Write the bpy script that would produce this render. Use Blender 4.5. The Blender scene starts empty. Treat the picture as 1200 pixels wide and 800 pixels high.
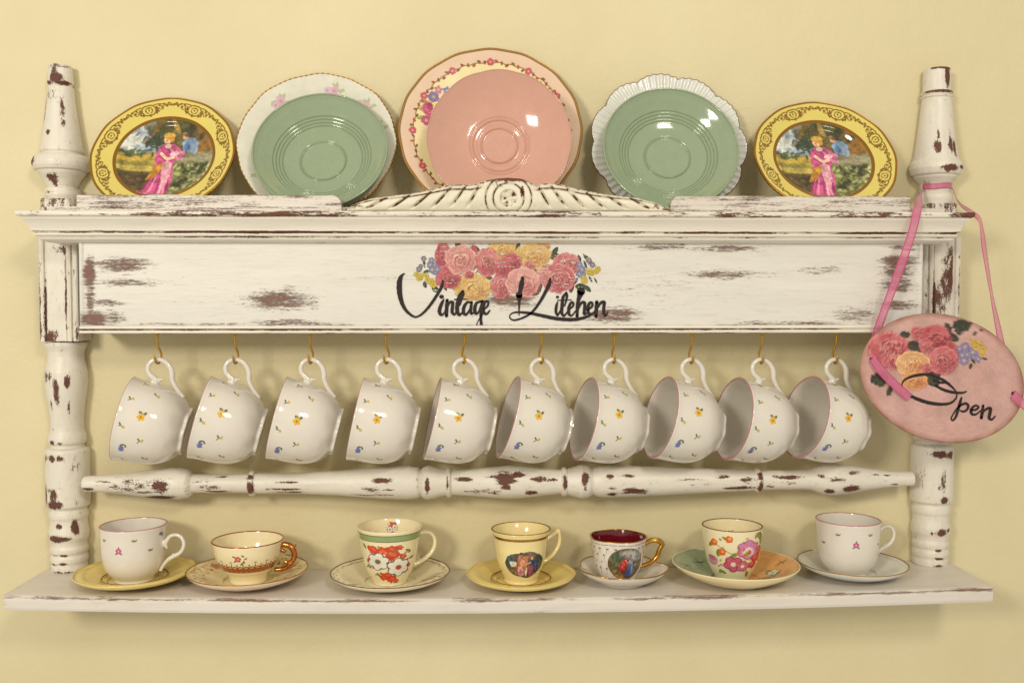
import bpy, math, random
import numpy as np
from mathutils import Matrix, Vector
random.seed(7); np.random.seed(7)
R_ = math.radians
S = bpy.context.scene
C = S.collection

# ------------------------------------------------------------------ camera
FPX = 1100.0
CAM = np.array([-.0184, -1.2079, .3325]); YAW, PIT, ROL = -.0249, -.0359, -.0004
def _axes():
    c, s = math.cos(YAW), math.sin(YAW)
    R = np.array([c, s, 0]); F = np.array([-s, c, 0]); U = np.array([0, 0, 1.])
    c, s = math.cos(PIT), math.sin(PIT); F, U = F*c+U*s, U*c-F*s
    c, s = math.cos(ROL), math.sin(ROL); R, U = R*c+U*s, U*c-R*s
    return R, F, U
AR, AF, AU = _axes()
cd = bpy.data.cameras.new('camera'); cam = bpy.data.objects.new('camera', cd); C.objects.link(cam)
cam.matrix_world = Matrix([[AR[i], AU[i], -AF[i], CAM[i]] for i in range(3)] + [[0, 0, 0, 1]])
cd.sensor_width = 36; cd.lens = 36*FPX/1200; cd.clip_end = 100; cd.clip_start = .02
S.camera = cam
def P(x, y, Y):                      # photo pixel -> point on the vertical plane at depth Y
    d = AF + AR*(x-600)/FPX - AU*(y-400)/FPX
    return CAM + d*(Y-CAM[1])/d[1]
def proj(p):
    d = np.array(p)-CAM; z = d@AF
    return 600+FPX*(d@AR)/z, 400-FPX*(d@AU)/z

# ------------------------------------------------------------------ world, lamps, exposure
W = bpy.data.worlds.new('World'); S.world = W; W.use_nodes = True
bg = W.node_tree.nodes['Background']; bg.inputs[0].default_value = (1.0, .925, .79, 1); bg.inputs[1].default_value = .70
def area(name, loc, target, size, power, col):
    l = bpy.data.lights.new(name, 'AREA'); l.shape = 'RECTANGLE'; l.size, l.size_y = size; l.energy = power; l.color = col
    o = bpy.data.objects.new(name, l); C.objects.link(o); o.location = loc
    o.rotation_euler = (Vector(target)-Vector(loc)).to_track_quat('-Z', 'Y').to_euler()
    return o
area('window_lamp', (-1.12, -2.05, .88), (0, 0, .25), (.42, .36), 26, (1, .935, .81))
area('ceiling_lamp', (.62, -2.0, 1.32), (0, 0, .25), (.36, .30), 16, (1, .935, .81))
vs = S.view_settings; vs.view_transform = 'Standard'; vs.look = 'None'; vs.exposure = -.20; vs.gamma = 1; vs.use_curve_mapping = False
S.render.engine = 'CYCLES'

# ------------------------------------------------------------------ helpers
def lin(c):
    c = np.asarray(c, float)/255
    return np.where(c <= .04045, c/12.92, ((c+.055)/1.055)**2.4)
def cr(pts, n):                      # Catmull-Rom through rows of pts, n samples
    p = np.asarray(pts, float); m = len(p)
    d = np.r_[0, np.cumsum(np.sqrt(((p[1:, :2]-p[:-1, :2])**2).sum(1)) if p.shape[1] < 3 else np.sqrt(((p[1:]-p[:-1])**2).sum(1)))]
    d = d/d[-1]; t = np.linspace(0, 1, n); i = np.clip(np.searchsorted(d, t, 'right')-1, 0, m-2)
    u = ((t-d[i])/np.maximum(d[i+1]-d[i], 1e-9))[:, None]
    q = np.vstack([2*p[0]-p[1], p, 2*p[-1]-p[-2]])
    a, b, c, e = q[i], q[i+1], q[i+2], q[i+3]
    return .5*((2*b)+(c-a)*u+(2*a-5*b+4*c-e)*u**2+(3*b-a-3*c+e)*u**3)
def mesh(name, V, Fc, mat, parent=None, smooth=True, attrs=None, col=None):
    me = bpy.data.meshes.new(name); V = np.asarray(V, float)
    if isinstance(Fc, np.ndarray):
        me.vertices.add(len(V)); me.vertices.foreach_set('co', V.astype(np.float32).ravel())
        k = Fc.shape[1]; me.loops.add(Fc.size); me.loops.foreach_set('vertex_index', Fc.astype(np.int32).ravel())
        me.polygons.add(len(Fc)); me.polygons.foreach_set('loop_start', np.arange(0, Fc.size, k, dtype=np.int32))
        me.update(calc_edges=True)
    else:
        me.from_pydata([tuple(v) for v in V], [], [tuple(int(i) for i in f) for f in Fc])
    me.validate()
    if smooth: me.shade_smooth()
    if attrs:
        for k, v in attrs.items():
            a = me.attributes.new(k, 'FLOAT', 'POINT'); a.data.foreach_set('value', np.asarray(v, np.float32))
    if col is not None:
        a = me.attributes.new('col', 'FLOAT_COLOR', 'POINT')
        a.data.foreach_set('color', np.c_[col, np.ones(len(col))].astype(np.float32).ravel())
    me.materials.append(mat)
    o = bpy.data.objects.new(name, me); C.objects.link(o)
    if parent: o.parent = parent
    return o
def gridf(n, m, cu=False, cv=False):  # faces for n x m vertex grid (index i*m+j)
    i = np.arange(n if cu else n-1); j = np.arange(m if cv else m-1)
    I, J = [a.ravel() for a in np.meshgrid(i, j, indexing='ij')]
    I2, J2 = (I+1) % n, (J+1) % m
    return np.c_[I*m+J, I2*m+J, I2*m+J2, I*m+J2]
def thing(name, label, cat, loc=(0, 0, 0), group=None, M=None):
    o = bpy.data.objects.new(name, None); C.objects.link(o); o.empty_display_size = .02
    if M is not None: o.matrix_world = M
    else: o.location = loc
    o['label'] = label; o['category'] = cat
    if group: o['group'] = group
    return o
def tube(path, rad, seg=12, cap=True, flat=1.0):
    p = np.asarray(path, float); n = len(p); rad = np.broadcast_to(rad, n)
    t = np.gradient(p, axis=0); t /= np.linalg.norm(t, axis=1)[:, None]+1e-12
    a = np.array([0, 1., 0]) if abs(t[0][1]) < .8 else np.array([1., 0, 0])
    V = []
    for k in range(n):
        a = a-t[k]*(a@t[k]); a /= np.linalg.norm(a); b = np.cross(t[k], a)
        th = np.linspace(0, 2*np.pi, seg, endpoint=False)
        V.append(p[k]+rad[k]*(flat*np.cos(th)[:, None]*a+np.sin(th)[:, None]*b))
    V = np.vstack(V); F = [tuple(f) for f in gridf(n, seg, cv=True)]
    if cap: F += [tuple(range(seg)), tuple(range((n-1)*seg, n*seg))[::-1]]
    return V, F
def merge(parts):
    V, F, o = [], [], 0
    for v, f in parts:
        V.append(np.asarray(v)); F += [tuple(i+o for i in q) for q in f]; o += len(v)
    return np.vstack(V), F
def vnoise(x, y, seed=0):             # smooth value noise
    x = np.asarray(x, float); y = np.asarray(y, float)
    xi, yi = np.floor(x).astype(np.int64), np.floor(y).astype(np.int64); xf, yf = x-xi, y-yi
    h = lambda a, b: ((np.sin(a*127.1+b*311.7+seed*74.7)*43758.5453) % 1.0)
    u, v = xf*xf*(3-2*xf), yf*yf*(3-2*yf)
    return (h(xi, yi)*(1-u)+h(xi+1, yi)*u)*(1-v)+(h(xi, yi+1)*(1-u)+h(xi+1, yi+1)*u)*v

class Paint:                          # flat print evaluated at points (x,y)
    def __init__(s, x, y, base=None):
        s.x = np.asarray(x, float); s.y = np.asarray(y, float); n = len(s.x)
        s.c = np.zeros((n, 3)); s.a = np.zeros(n); s.m = np.zeros(n)
        if base is not None: s.c[:] = base; s.a[:] = 1
    def put(s, idx, al, col, metal=0):
        al = np.clip(al, 0, 1); A = al[:, None]
        s.c[idx] = s.c[idx]*(1-A)+np.asarray(col, float)*A
        s.a[idx] = np.maximum(s.a[idx], al); s.m[idx] = s.m[idx]*(1-al)+metal*al
    def ell(s, cx, cy, rx, ry, col, rot=0, soft=.12, al=1, wob=0, seed=0, metal=0, n=5):
        r = max(rx, ry)*(1.15+wob)
        idx = np.where((abs(s.x-cx) < r) & (abs(s.y-cy) < r))[0]
        if not len(idx): return
        dx, dy = s.x[idx]-cx, s.y[idx]-cy; c, q = math.cos(rot), math.sin(rot)
        u, v = (dx*c+dy*q)/rx, (-dx*q+dy*c)/ry; d = np.hypot(u, v)
        if wob:
            th = np.arctan2(v, u); d = d/(1+wob*(np.sin(n*th+seed)*.6+np.sin((n+2)*th+seed*2.3)*.4))
        s.put(idx, al*np.clip((1+soft/2-d)/soft, 0, 1), col, metal)
    def line(s, pts, w, col, al=1, metal=0, soft=.35):
        pts = np.asarray(pts, float); w = np.broadcast_to(np.asarray(w, float), len(pts)); wm = w.max()
        idx = np.where((s.x > pts[:, 0].min()-wm) & (s.x < pts[:, 0].max()+wm) & (s.y > pts[:, 1].min()-wm) & (s.y < pts[:, 1].max()+wm))[0]
        if not len(idx): return
        best = np.full(len(idx), -1e9); X, Y = s.x[idx], s.y[idx]
        for k in range(len(pts)-1):
            a, b = pts[k], pts[k+1]; d = b-a; L = d@d+1e-18
            t = np.clip(((X-a[0])*d[0]+(Y-a[1])*d[1])/L, 0, 1)
            ww = (w[k]*(1-t)+w[k+1]*t)/2
            best = np.maximum(best, (ww-np.hypot(X-a[0]-t*d[0], Y-a[1]-t*d[1]))/np.maximum(ww, 1e-9))
        s.put(idx, al*np.clip(best/soft+.5, 0, 1), col, metal)
    def poly(s, pts, col, al=1):
        pts = np.asarray(pts, float); ins = np.zeros(len(s.x), bool); j = len(pts)-1
        for i in range(len(pts)):
            a, b = pts[i], pts[j]
            with np.errstate(divide='ignore', invalid='ignore'):
                ins ^= ((a[1] > s.y) != (b[1] > s.y)) & (s.x < (b[0]-a[0])*(s.y-a[1])/(b[1]-a[1]+1e-15)+a[0])
            j = i
        idx = np.where(ins)[0]; s.put(idx, np.full(len(idx), al), col)
    def rose(s, cx, cy, rx, ry, base, light, dark, seed=0, up=1, out=None):
        rg = np.random.RandomState(seed+1); B, Lc, D = lin(base), lin(light), lin(dark)
        s.ell(cx, cy, rx, ry, D*.5+B*.5 if out is None else lin(out), wob=.07, seed=seed, soft=.06)
        s.ell(cx, cy, rx*.95, ry*.95, B, wob=.06, seed=seed, soft=.15)
        for k in range(11):                      # outer petals
            a = k/11*6.283+rg.rand()*.4; q = .60+rg.rand()*.1
            px, py = cx+rx*q*math.cos(a), cy+ry*q*math.sin(a)
            mixc = rg.rand(); pr = .40+.1*rg.rand()
            s.ell(px+rx*.03, py+ry*.05, rx*pr, ry*pr, D, soft=.5, al=.45)
            s.ell(px, py, rx*pr*.92, ry*pr*.92, B*(1-mixc*.6)+Lc*mixc*.6, soft=.25, wob=.08, seed=k, al=.85)
            arc = [(px+rx*pr*.8*math.cos(a+e), py+ry*pr*.8*math.sin(a+e)) for e in np.linspace(-1, 1, 7)]
            s.line(arc, np.array([.02, .06, .08, .09, .08, .06, .02])*rx, Lc, al=.75)
        for ring, q in enumerate((.5, .38, .26, .15)):
            m = 7-ring
            for k in range(m):
                a = k/m*6.283+ring*.7+rg.rand()*.5; w = .55+.35*rg.rand()
                jx, jy = rx*.22*(rg.rand()-.5), ry*.22*(rg.rand()-.5); arc = [(cx+jx+rx*q*math.cos(a+e)*(1+.2*math.cos(3*e+k)), cy+jy+ry*q*math.sin(a+e)) for e in np.linspace(-w, w, 9)]
                prof = np.sin(np.linspace(.15, np.pi-.15, 9))
                s.line([(p[0]+rx*.04, p[1]+ry*.05) for p in arc], prof*rx*.13, D, al=.75)
                s.line(arc, prof*rx*.10, Lc*(.6+.4*rg.rand())+B*.15, al=.85)
        s.ell(cx+rx*.3, cy+ry*.45, rx*.7, ry*.5, D, soft=1.2, al=.38)
        for k in range(26):
            a, q = rg.rand()*6.283, rg.rand()*.85; x, y = cx+rx*q*math.cos(a), cy+ry*q*math.sin(a); e = a+1.2+rg.rand()
            s.line([(x, y), (x+rx*.14*math.cos(e), y+ry*.14*math.sin(e))], [rx*.07, rx*.03], D if k % 2 else Lc, al=.55)
    def leaf(s, cx, cy, L, w, rot, col, light):
        c, q = math.cos(rot), math.sin(rot); t = np.linspace(-1, 1, 13)
        pts = np.c_[cx+c*t*L, cy+q*t*L]; wd = w*2*np.maximum(1-np.abs(t)**1.8, .03)**.9
        s.line(pts, wd, lin(col), soft=.12)
        s.line(pts[2:-2]+np.array([-q, c])*w*.35, wd[2:-2]*.35, lin(light), al=.5)
        s.line(pts[1:-1], w*.12, lin(light), al=.6)
    def floret(s, cx, cy, r, col, mid, n=5, seed=0, dark=None):
        for k in range(n):
            a = k/n*6.283+seed
            if dark is not None: s.ell(cx+r*.58*math.cos(a), cy+r*.58*math.sin(a), r*.50, r*.50, lin(dark), soft=.2)
        for k in range(n):
            a = k/n*6.283+seed
            s.ell(cx+r*.55*math.cos(a), cy+r*.55*math.sin(a), r*.45, r*.36, lin(col), rot=a, soft=.25)
        s.ell(cx, cy, r*.28, r*.28, lin(mid), soft=.3)

# ------------------------------------------------------------------ materials
def newmat(name):
    m = bpy.data.materials.new(name); m.use_nodes = True; nt = m.node_tree
    return m, nt, nt.nodes['Principled BSDF']
def N(nt, t, **kw):
    n = nt.nodes.new(t)
    for k, v in kw.items(): setattr(n, k, v)
    return n
def noise(nt, scale, detail=4, rough=.55, vec=None, mscale=None):
    n = N(nt, 'ShaderNodeTexNoise'); n.inputs['Scale'].default_value = scale; n.inputs['Detail'].default_value = detail; n.inputs['Roughness'].default_value = rough
    tc = N(nt, 'ShaderNodeTexCoord'); mp = N(nt, 'ShaderNodeMapping')
    mp.inputs['Scale'].default_value = mscale or (1, 1, 1)
    nt.links.new(tc.outputs['Object'], mp.inputs[0]); nt.links.new(mp.outputs[0], n.inputs['Vector'])
    return n.outputs['Fac']
def ramp(nt, src, stops):
    r = N(nt, 'ShaderNodeValToRGB'); e = r.color_ramp.elements
    while len(e) < len(stops): e.new(.5)
    for k, (p, c) in enumerate(stops): e[k].position = p; e[k].color = (*c, 1)
    nt.links.new(src, r.inputs[0]); return r.outputs[0]
def math_(nt, op, a, b=None, c=None):
    n = N(nt, 'ShaderNodeMath', operation=op)
    for k, v in enumerate((a, b, c)):
        if v is None: continue
        if isinstance(v, (int, float)): n.inputs[k].default_value = v
        else: nt.links.new(v, n.inputs[k])
    return n.outputs[0]
def mixc(nt, f, a, b):
    n = N(nt, 'ShaderNodeMix', data_type='RGBA')
    for k, v in ((0, f), (6, a), (7, b)):
        if isinstance(v, (int, float)): n.inputs[k].default_value = v
        elif isinstance(v, (tuple, list, np.ndarray)): n.inputs[k].default_value = (*v[:3], 1)
        else: nt.links.new(v, n.inputs[k])
    return n.outputs[2]
def bump(nt, bs, h, strength, dist):
    b = N(nt, 'ShaderNodeBump'); b.inputs['Strength'].default_value = strength; b.inputs['Distance'].default_value = dist
    nt.links.new(h, b.inputs['Height']); nt.links.new(b.outputs[0], bs.inputs['Normal'])

def worn(name, ms, paint=(.77, .72, .62), amount=0.0, brown=(.125, .043, .026), fine=(1, 1, 1), gloss=.42, lo=.47, hi=.58, rag=1.0, cover=1.0, amp=1.5):
    m, nt, bs = newmat(name)
    at = N(nt, 'ShaderNodeAttribute'); at.attribute_name = 'wear'
    n1 = noise(nt, 1, 6, .68, mscale=ms); n2 = noise(nt, 1, 3, .5, mscale=tuple(v*.12 for v in ms)); n3 = noise(nt, 1, 5, .7, mscale=tuple(v*2.2 for v in fine))
    v = math_(nt, 'ADD', at.outputs['Fac'], math_(nt, 'MULTIPLY', math_(nt, 'SUBTRACT', n1, .5), amp))
    v = math_(nt, 'ADD', v, math_(nt, 'MULTIPLY', math_(nt, 'SUBTRACT', n3, .5), rag))
    v = math_(nt, 'ADD', v, amount)
    f = N(nt, 'ShaderNodeMapRange', interpolation_type='SMOOTHSTEP'); f.inputs['From Min'].default_value = lo; f.inputs['From Max'].default_value = hi; f.inputs['To Max'].default_value = cover
    nt.links.new(v, f.inputs['Value']); fac = f.outputs[0]
    thin = N(nt, 'ShaderNodeMapRange'); thin.inputs['From Min'].default_value = .15; thin.inputs['From Max'].default_value = .6; thin.inputs['To Max'].default_value = .38
    nt.links.new(v, thin.inputs['Value'])
    pc = ramp(nt, n2, [(.25, tuple(np.array(paint)*np.array((.90, .90, .90)))), (.75, paint)])
    st = noise(nt, 1, 5, .7, mscale=tuple(v*.45 for v in ms)); pc = mixc(nt, math_(nt, 'MULTIPLY', ramp(nt, st, [(.50, (0, 0, 0)), (.72, (1, 1, 1))]), .42), pc, tuple(np.array(paint)*np.array((.74, .71, .68))))
    pc = mixc(nt, thin.outputs[0], pc, tuple(np.array(paint)*np.array((.62, .55, .50))))
    bc = ramp(nt, n3, [(.3, tuple(np.array(brown)*.55)), (.55, brown), (.8, tuple(np.array(brown)*np.array((2.0, 1.9, 1.7))))])
    nt.links.new(mixc(nt, fac, pc, bc), bs.inputs['Base Color'])
    rr = N(nt, 'ShaderNodeMapRange'); rr.inputs['To Min'].default_value = gloss; rr.inputs['To Max'].default_value = .7; nt.links.new(fac, rr.inputs['Value']); nt.links.new(rr.outputs[0], bs.inputs['Roughness'])
    h = math_(nt, 'ADD', math_(nt, 'MULTIPLY', fac, -1.0), math_(nt, 'MULTIPLY', n1, .35))
    bump(nt, bs, h, .8, .0009)
    return m
M_PANEL = worn('worn_paint_panel', (48, 30, 430), (.715, .685, .625), fine=(90, 160, 800), brown=(.20, .085, .06), lo=.38, hi=.72, rag=1.6, cover=.95)
M_POST = worn('worn_paint_post', (190, 190, 70), fine=(420, 420, 260), rag=1.8, amp=2.0)
M_RAIL = worn('worn_paint_rail', (60, 220, 220), fine=(220, 420, 420), rag=1.8, amp=2.0)
M_TRIM = worn('worn_paint_trim', (30, 120, 300), fine=(120, 300, 500))
M_LEDGE = worn('worn_paint_ledge', (16, 60, 260), (.70, .64, .57), fine=(90, 200, 420), brown=(.16, .07, .05), lo=.40, hi=.72)
M_CREST = worn('worn_paint_crest', (260, 260, 260), (.77, .72, .57), fine=(420, 420, 420), brown=(.15, .045, .022))
M_SHELF = worn('worn_paint_shelf', (14, 60, 90), (.72, .665, .595), fine=(80, 420, 420), brown=(.22, .12, .09), rag=.5, lo=.36, hi=.62)

def china(name, rgb, rough=.10, coat=.35, speck=0, attr=False, bumpy=None):
    m, nt, bs = newmat(name)
    if attr:
        at = N(nt, 'ShaderNodeAttribute'); at.attribute_name = 'col'; src = at.outputs['Color']
        mt = N(nt, 'ShaderNodeAttribute'); mt.attribute_name = 'metal'; nt.links.new(mt.outputs['Fac'], bs.inputs['Metallic'])
    else: src = None
    n = noise(nt, 60, 3, .5); n2 = noise(nt, 900, 2, .5)
    b = lin(rgb) if rgb is not None else (.8, .8, .8)
    f = ramp(nt, n, [(.2, (.93, .93, .92)), (.8, (1, 1, 1))])
    mx = N(nt, 'ShaderNodeMix', data_type='RGBA', blend_type='MULTIPLY'); mx.inputs[0].default_value = 1
    if src: nt.links.new(src, mx.inputs[6])
    else: mx.inputs[6].default_value = (*b, 1)
    nt.links.new(f, mx.inputs[7]); out = mx.outputs[2]
    if speck:
        g = ramp(nt, n2, [(.35, (1-speck,)*3), (.62, (1, 1, 1))]); m2 = N(nt, 'ShaderNodeMix', data_type='RGBA', blend_type='MULTIPLY'); m2.inputs[0].default_value = 1
        nt.links.new(out, m2.inputs[6]); nt.links.new(g, m2.inputs[7]); out = m2.outputs[2]
    nt.links.new(out, bs.inputs['Base Color'])
    bs.inputs['Roughness'].default_value = rough; bs.inputs['Coat Weight'].default_value = coat; bs.inputs['Coat Roughness'].default_value = .04
    bump(nt, bs, noise(nt, 45, 2, .5), .12, .0012)
    return m
M_WHITE = china('white_china', (224, 217, 206))
M_CREAM = china('cream_china', (240, 226, 184))
M_YCUP = china('butter_china', (240, 222, 160))
M_YSAUCER = china('yellow_china', (232, 208, 122))
M_GREEN = china('sage_china', (150, 166, 136), speck=.10)
M_PINK = china('pink_china', (212, 163, 145), speck=.10)
M_PEARL = china('pearl_china', (222, 222, 214), rough=.22)
M_BURG = china('burgundy_china', (104, 14, 28))
M_PRINT = china('print_on_china', None, attr=True, rough=.12)
M_DECAL = china('paper_print', None, attr=True, rough=.55, coat=0)
def flat(name, rgb, rough=.5, metal=0, var=.15):
    m, nt, bs = newmat(name); b = lin(rgb)
    nt.links.new(ramp(nt, noise(nt, 300, 4), [(.25, tuple(b*(1-var))), (.75, tuple(np.minimum(b*(1+var), 1)))]), bs.inputs['Base Color'])
    bs.inputs['Roughness'].default_value = rough; bs.inputs['Metallic'].default_value = metal
    return m
M_GOLD = flat('gilt', (196, 146, 62), .22, 1)
M_GILT = flat('gilt_line', (176, 128, 48), .30, .85)
M_COPPER = flat('copper_gilt', (190, 120, 62), .20, 1)
M_BRASS = flat('brass', (206, 158, 60), .28, 1)
M_PINKLINE = flat('pink_line', (188, 132, 136), .15)
M_INK = flat('dark_ink', (36, 22, 19), .75)
M_BROWNLINE = flat('brown_line', (110, 72, 40), .3)

def wall_mat():
    m, nt, bs = newmat('yellow_wall_paint')
    n1 = noise(nt, 3.0, 6, .62); n2 = noise(nt, 160, 5, .65); n3 = noise(nt, 16, 5, .65)
    c = ramp(nt, n1, [(.3, (.635, .550, .325)), (.7, (.715, .635, .400))])
    sk = noise(nt, 420, 2, .5); c = mixc(nt, math_(nt, 'MULTIPLY', ramp(nt, sk, [(.66, (0, 0, 0)), (.74, (1, 1, 1))]), .22), c, (.42, .36, .22))
    c = mixc(nt, math_(nt, 'MULTIPLY', n3, .25), c, (.63, .56, .35))
    nt.links.new(c, bs.inputs['Base Color']); bs.inputs['Roughness'].default_value = .55
    bump(nt, bs, math_(nt, 'ADD', math_(nt, 'MULTIPLY', n2, .5), math_(nt, 'MULTIPLY', n3, 1.8)), .6, .0018)
    return m
M_WALL = wall_mat()

# ------------------------------------------------------------------ wall
def box(x0, x1, y0, y1, z0, z1):
    V = [(x, y, z) for x in (x0, x1) for y in (y0, y1) for z in (z0, z1)]
    return V, [(0, 1, 3, 2), (4, 6, 7, 5), (0, 4, 5, 1), (2, 3, 7, 6), (0, 2, 6, 4), (1, 5, 7, 3)]
w = mesh('wall', *box(-2.2, 2.2, .0, .12, -1.3, 1.9), M_WALL, smooth=False); w['kind'] = 'structure'

# ------------------------------------------------------------------ the rack
rack = thing('wall_rack', 'distressed white painted wooden wall rack with turned posts and lettered panel', 'wall rack')
Y_LIP, Y_PAN, Y_HOOK, Y_BLK, Y_POST, Y_RAIL = -.110, -.080, -.062, -.040, -.011, -.038
def spots_wear(X, Z, spots):           # spots: (cx, cz, rx, rz, amp)
    w = np.zeros(len(X))
    for cx, cz, rx, rz, a in spots:
        w = np.maximum(w, a*np.clip(1.55-np.hypot((X-cx)/rx, (Z-cz)/rz), 0, 1.1))
    return w
# shelf board (sags a little in the middle)
HW = .5785
def shelf_z(x): return .0018-.0088*(1-(np.clip(np.abs(x)/HW, 0, 1))**2)
def build_shelf():
    n = 160; xs = np.linspace(-HW, HW, n); th = .0185; D = .122
    sec = [(-.001, 0), (-.03, .0002), (-.06, .0001), (-D+.006, 0), (-D+.0025, -.0006), (-D+.0006, -.0025), (-D, -.006), (-D, -th+.004), (-D+.001, -th+.001), (-D+.004, -th), (-.06, -th), (-.001, -th)]
    V = np.array([(x, y, z+shelf_z(x)) for x in xs for y, z in sec]); k = len(sec)
    F = [tuple(f) for f in gridf(n, k, cv=True)]+[tuple(range(k)), tuple(range((n-1)*k, n*k))[::-1]]
    wear = np.tile([0, 0, .02, .04, .34, .50, .08, .04, .24, .15, 0, 0], n)
    wear = np.maximum(wear, spots_wear(V[:, 0], V[:, 1], [(-.49, -.09, .06, .02, .30), (.52, -.08, .05, .02, .32), (.1, -.11, .2, .01, .24), (-.2, -.1, .1, .012, .28), (-.54, -.03, .03, .03, .25), (.3, -.03, .06, .02, .22)]))
    e = np.abs(np.abs(V[:, 0])-HW) < .003; wear[e] = np.maximum(wear[e], .32)
    return mesh('shelf_board', V, F, M_SHELF, rack, smooth=False, attrs={'wear': wear})
build_shelf()

def lathe_half(name, cx, prof, parent, mat, spots=(), ycen=Y_POST, seg=56, sharp=.18, ybk=-.0015):
    """prof: rows (r, z) top to bottom; turned piece with its back planed flat against the wall."""
    pr = np.asarray(prof, float); dens = []
    for a, b in zip(pr[:-1], pr[1:]):
        m = max(2, int(np.hypot(*(b-a))/.0009))
        dens.append(a+(b-a)*np.linspace(0, 1, m, endpoint=False)[:, None])
    pr2 = np.vstack(dens+[pr[-1:]])
    k = np.array([.25, .5, .25]); r = pr2[:, 0].copy()
    for _ in range(1): r[1:-1] = np.convolve(r, k, 'valid')
    n = len(r); th = np.linspace(0, 2*np.pi, seg, endpoint=False)
    X = cx+r[:, None]*np.sin(th); Y = ycen-r[:, None]*np.cos(th); Z = np.repeat(pr2[:, 1][:, None], seg, 1)
    Y = np.minimum(Y, ybk)
    V = np.c_[X.ravel(), Y.ravel(), Z.ravel()]
    ridge = np.zeros(n); ridge[2:-2] = np.clip((2*r[2:-2]-r[:-4]-r[4:])/.0022, 0, 1)
    wear = np.repeat((ridge*sharp)[:, None], seg, 1).ravel()
    TH = np.tile(np.where(th > np.pi, th-2*np.pi, th), n)
    for (t0, z0, rt, rz, a) in spots:
        wear = np.maximum(wear, a*np.clip(1.5-np.hypot((TH-t0)/rt, (V[:, 2]-z0)/rz), 0, 1.05))
    F = [tuple(f) for f in gridf(n, seg, cv=True)]+[tuple(range(seg)), tuple(range((n-1)*seg, n*seg))[::-1]]
    return mesh(name, V, F, mat, parent, attrs={'wear': wear})
def zpx(y, x=80, Y=-.03): return P(x, y, Y)[2]
SC = (1.2079-.02)/FPX                     # metres per pixel near the wall
post_prof = [(401, 24), (405, 24), (408, 22.5), (412, 20.8), (418, 20.5), (425, 21.5), (437, 24), (448, 24.2), (460, 23), (470, 21.4), (480, 20), (490, 19), (500, 18.8), (507, 19.4), (513, 21.6), (518, 22.2), (521, 21.6), (523, 19), (526, 18.8), (528, 24), (531, 25), (560, 25.2), (590, 25), (596, 24.5), (599, 21), (601, 20.5), (604, 22.4), (609, 22.5), (613, 20.9), (618, 21), (628, 23), (634, 22.8), (639, 20.8), (643, 20.2), (647, 21.8), (651, 21.6), (654, 20), (658, 21.6), (662, 21.6), (665, 20.2), (669, 20.8), (674, 20.6)]
zt, zb = zpx(401), shelf_z(.55)
def pz(y): return zt+(zb-zt)*(y-401)/(674-401)
PL = P(79, 500, Y_POST)[0]; PR = P(1092, 500, Y_POST)[0]
pp = [(r*SC*.97, pz(y)) for y, r in post_prof]
def ps(lst): return [(t, pz(y), rt, rz*SC, a) for t, y, rt, rz, a in lst]
lathe_half('post', PL, pp, rack, M_POST, ps([(-.1, 459, .16, 14, .95), (.45, 447, .14, 7, .9), (-.75, 442, .2, 8, .7), (-.45, 441, .1, 7, .6), (-.5, 475, .12, 8, .5), (.5, 478, .1, 8, .45), (-.5, 519, .18, 2.5, .9), (.0, 520, .15, 2, .8), (-.35, 537, .25, 4, .95), (.05, 537, .18, 3.5, .85), (-.85, 537, .2, 5, .7), (-.3, 592, .45, 5, 1), (-.3, 582, .22, 9, .85), (-.95, 583, .2, 14, .7), (-.15, 618, .18, 3, .9), (.75, 620, .2, 9, 1), (-.2, 633, .5, 4, 1), (.3, 633, .35, 2.5, .8), (-1.1, 631, .2, 4, .8), (.1, 653, .25, 1.6, .9), (-.5, 653, .2, 1.6, .7), (.1, 663, .25, 1.6, .9), (-.6, 664, .3, 1.5, .7), (0, 673, .6, 1.5, .7), (-.6, 575, .25, 4, .5), (.7, 560, .4, 30, .22)]))
lathe_half('post', PR, pp, rack, M_POST, ps([(.2, 521, .25, 2, .9), (.0, 537, .45, 4, .95), (.55, 538, .25, 5, .9), (1.25, 545, .12, 12, 1), (.15, 568, .12, 14, .6), (-.05, 576, .1, 6, .55), (.2, 592, .22, 4, 1), (.15, 632, .28, 4.5, 1), (.65, 630, .18, 3, .85), (-.35, 633, .1, 2, .7), (.1, 654, .22, 1.5, .8), (.1, 664, .28, 1.7, .9), (.1, 673, .3, 1.7, .9), (0, 450, .3, 8, .8), (-.6, 470, .3, 9, .6), (-.9, 560, .3, 20, .3)]))

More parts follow.
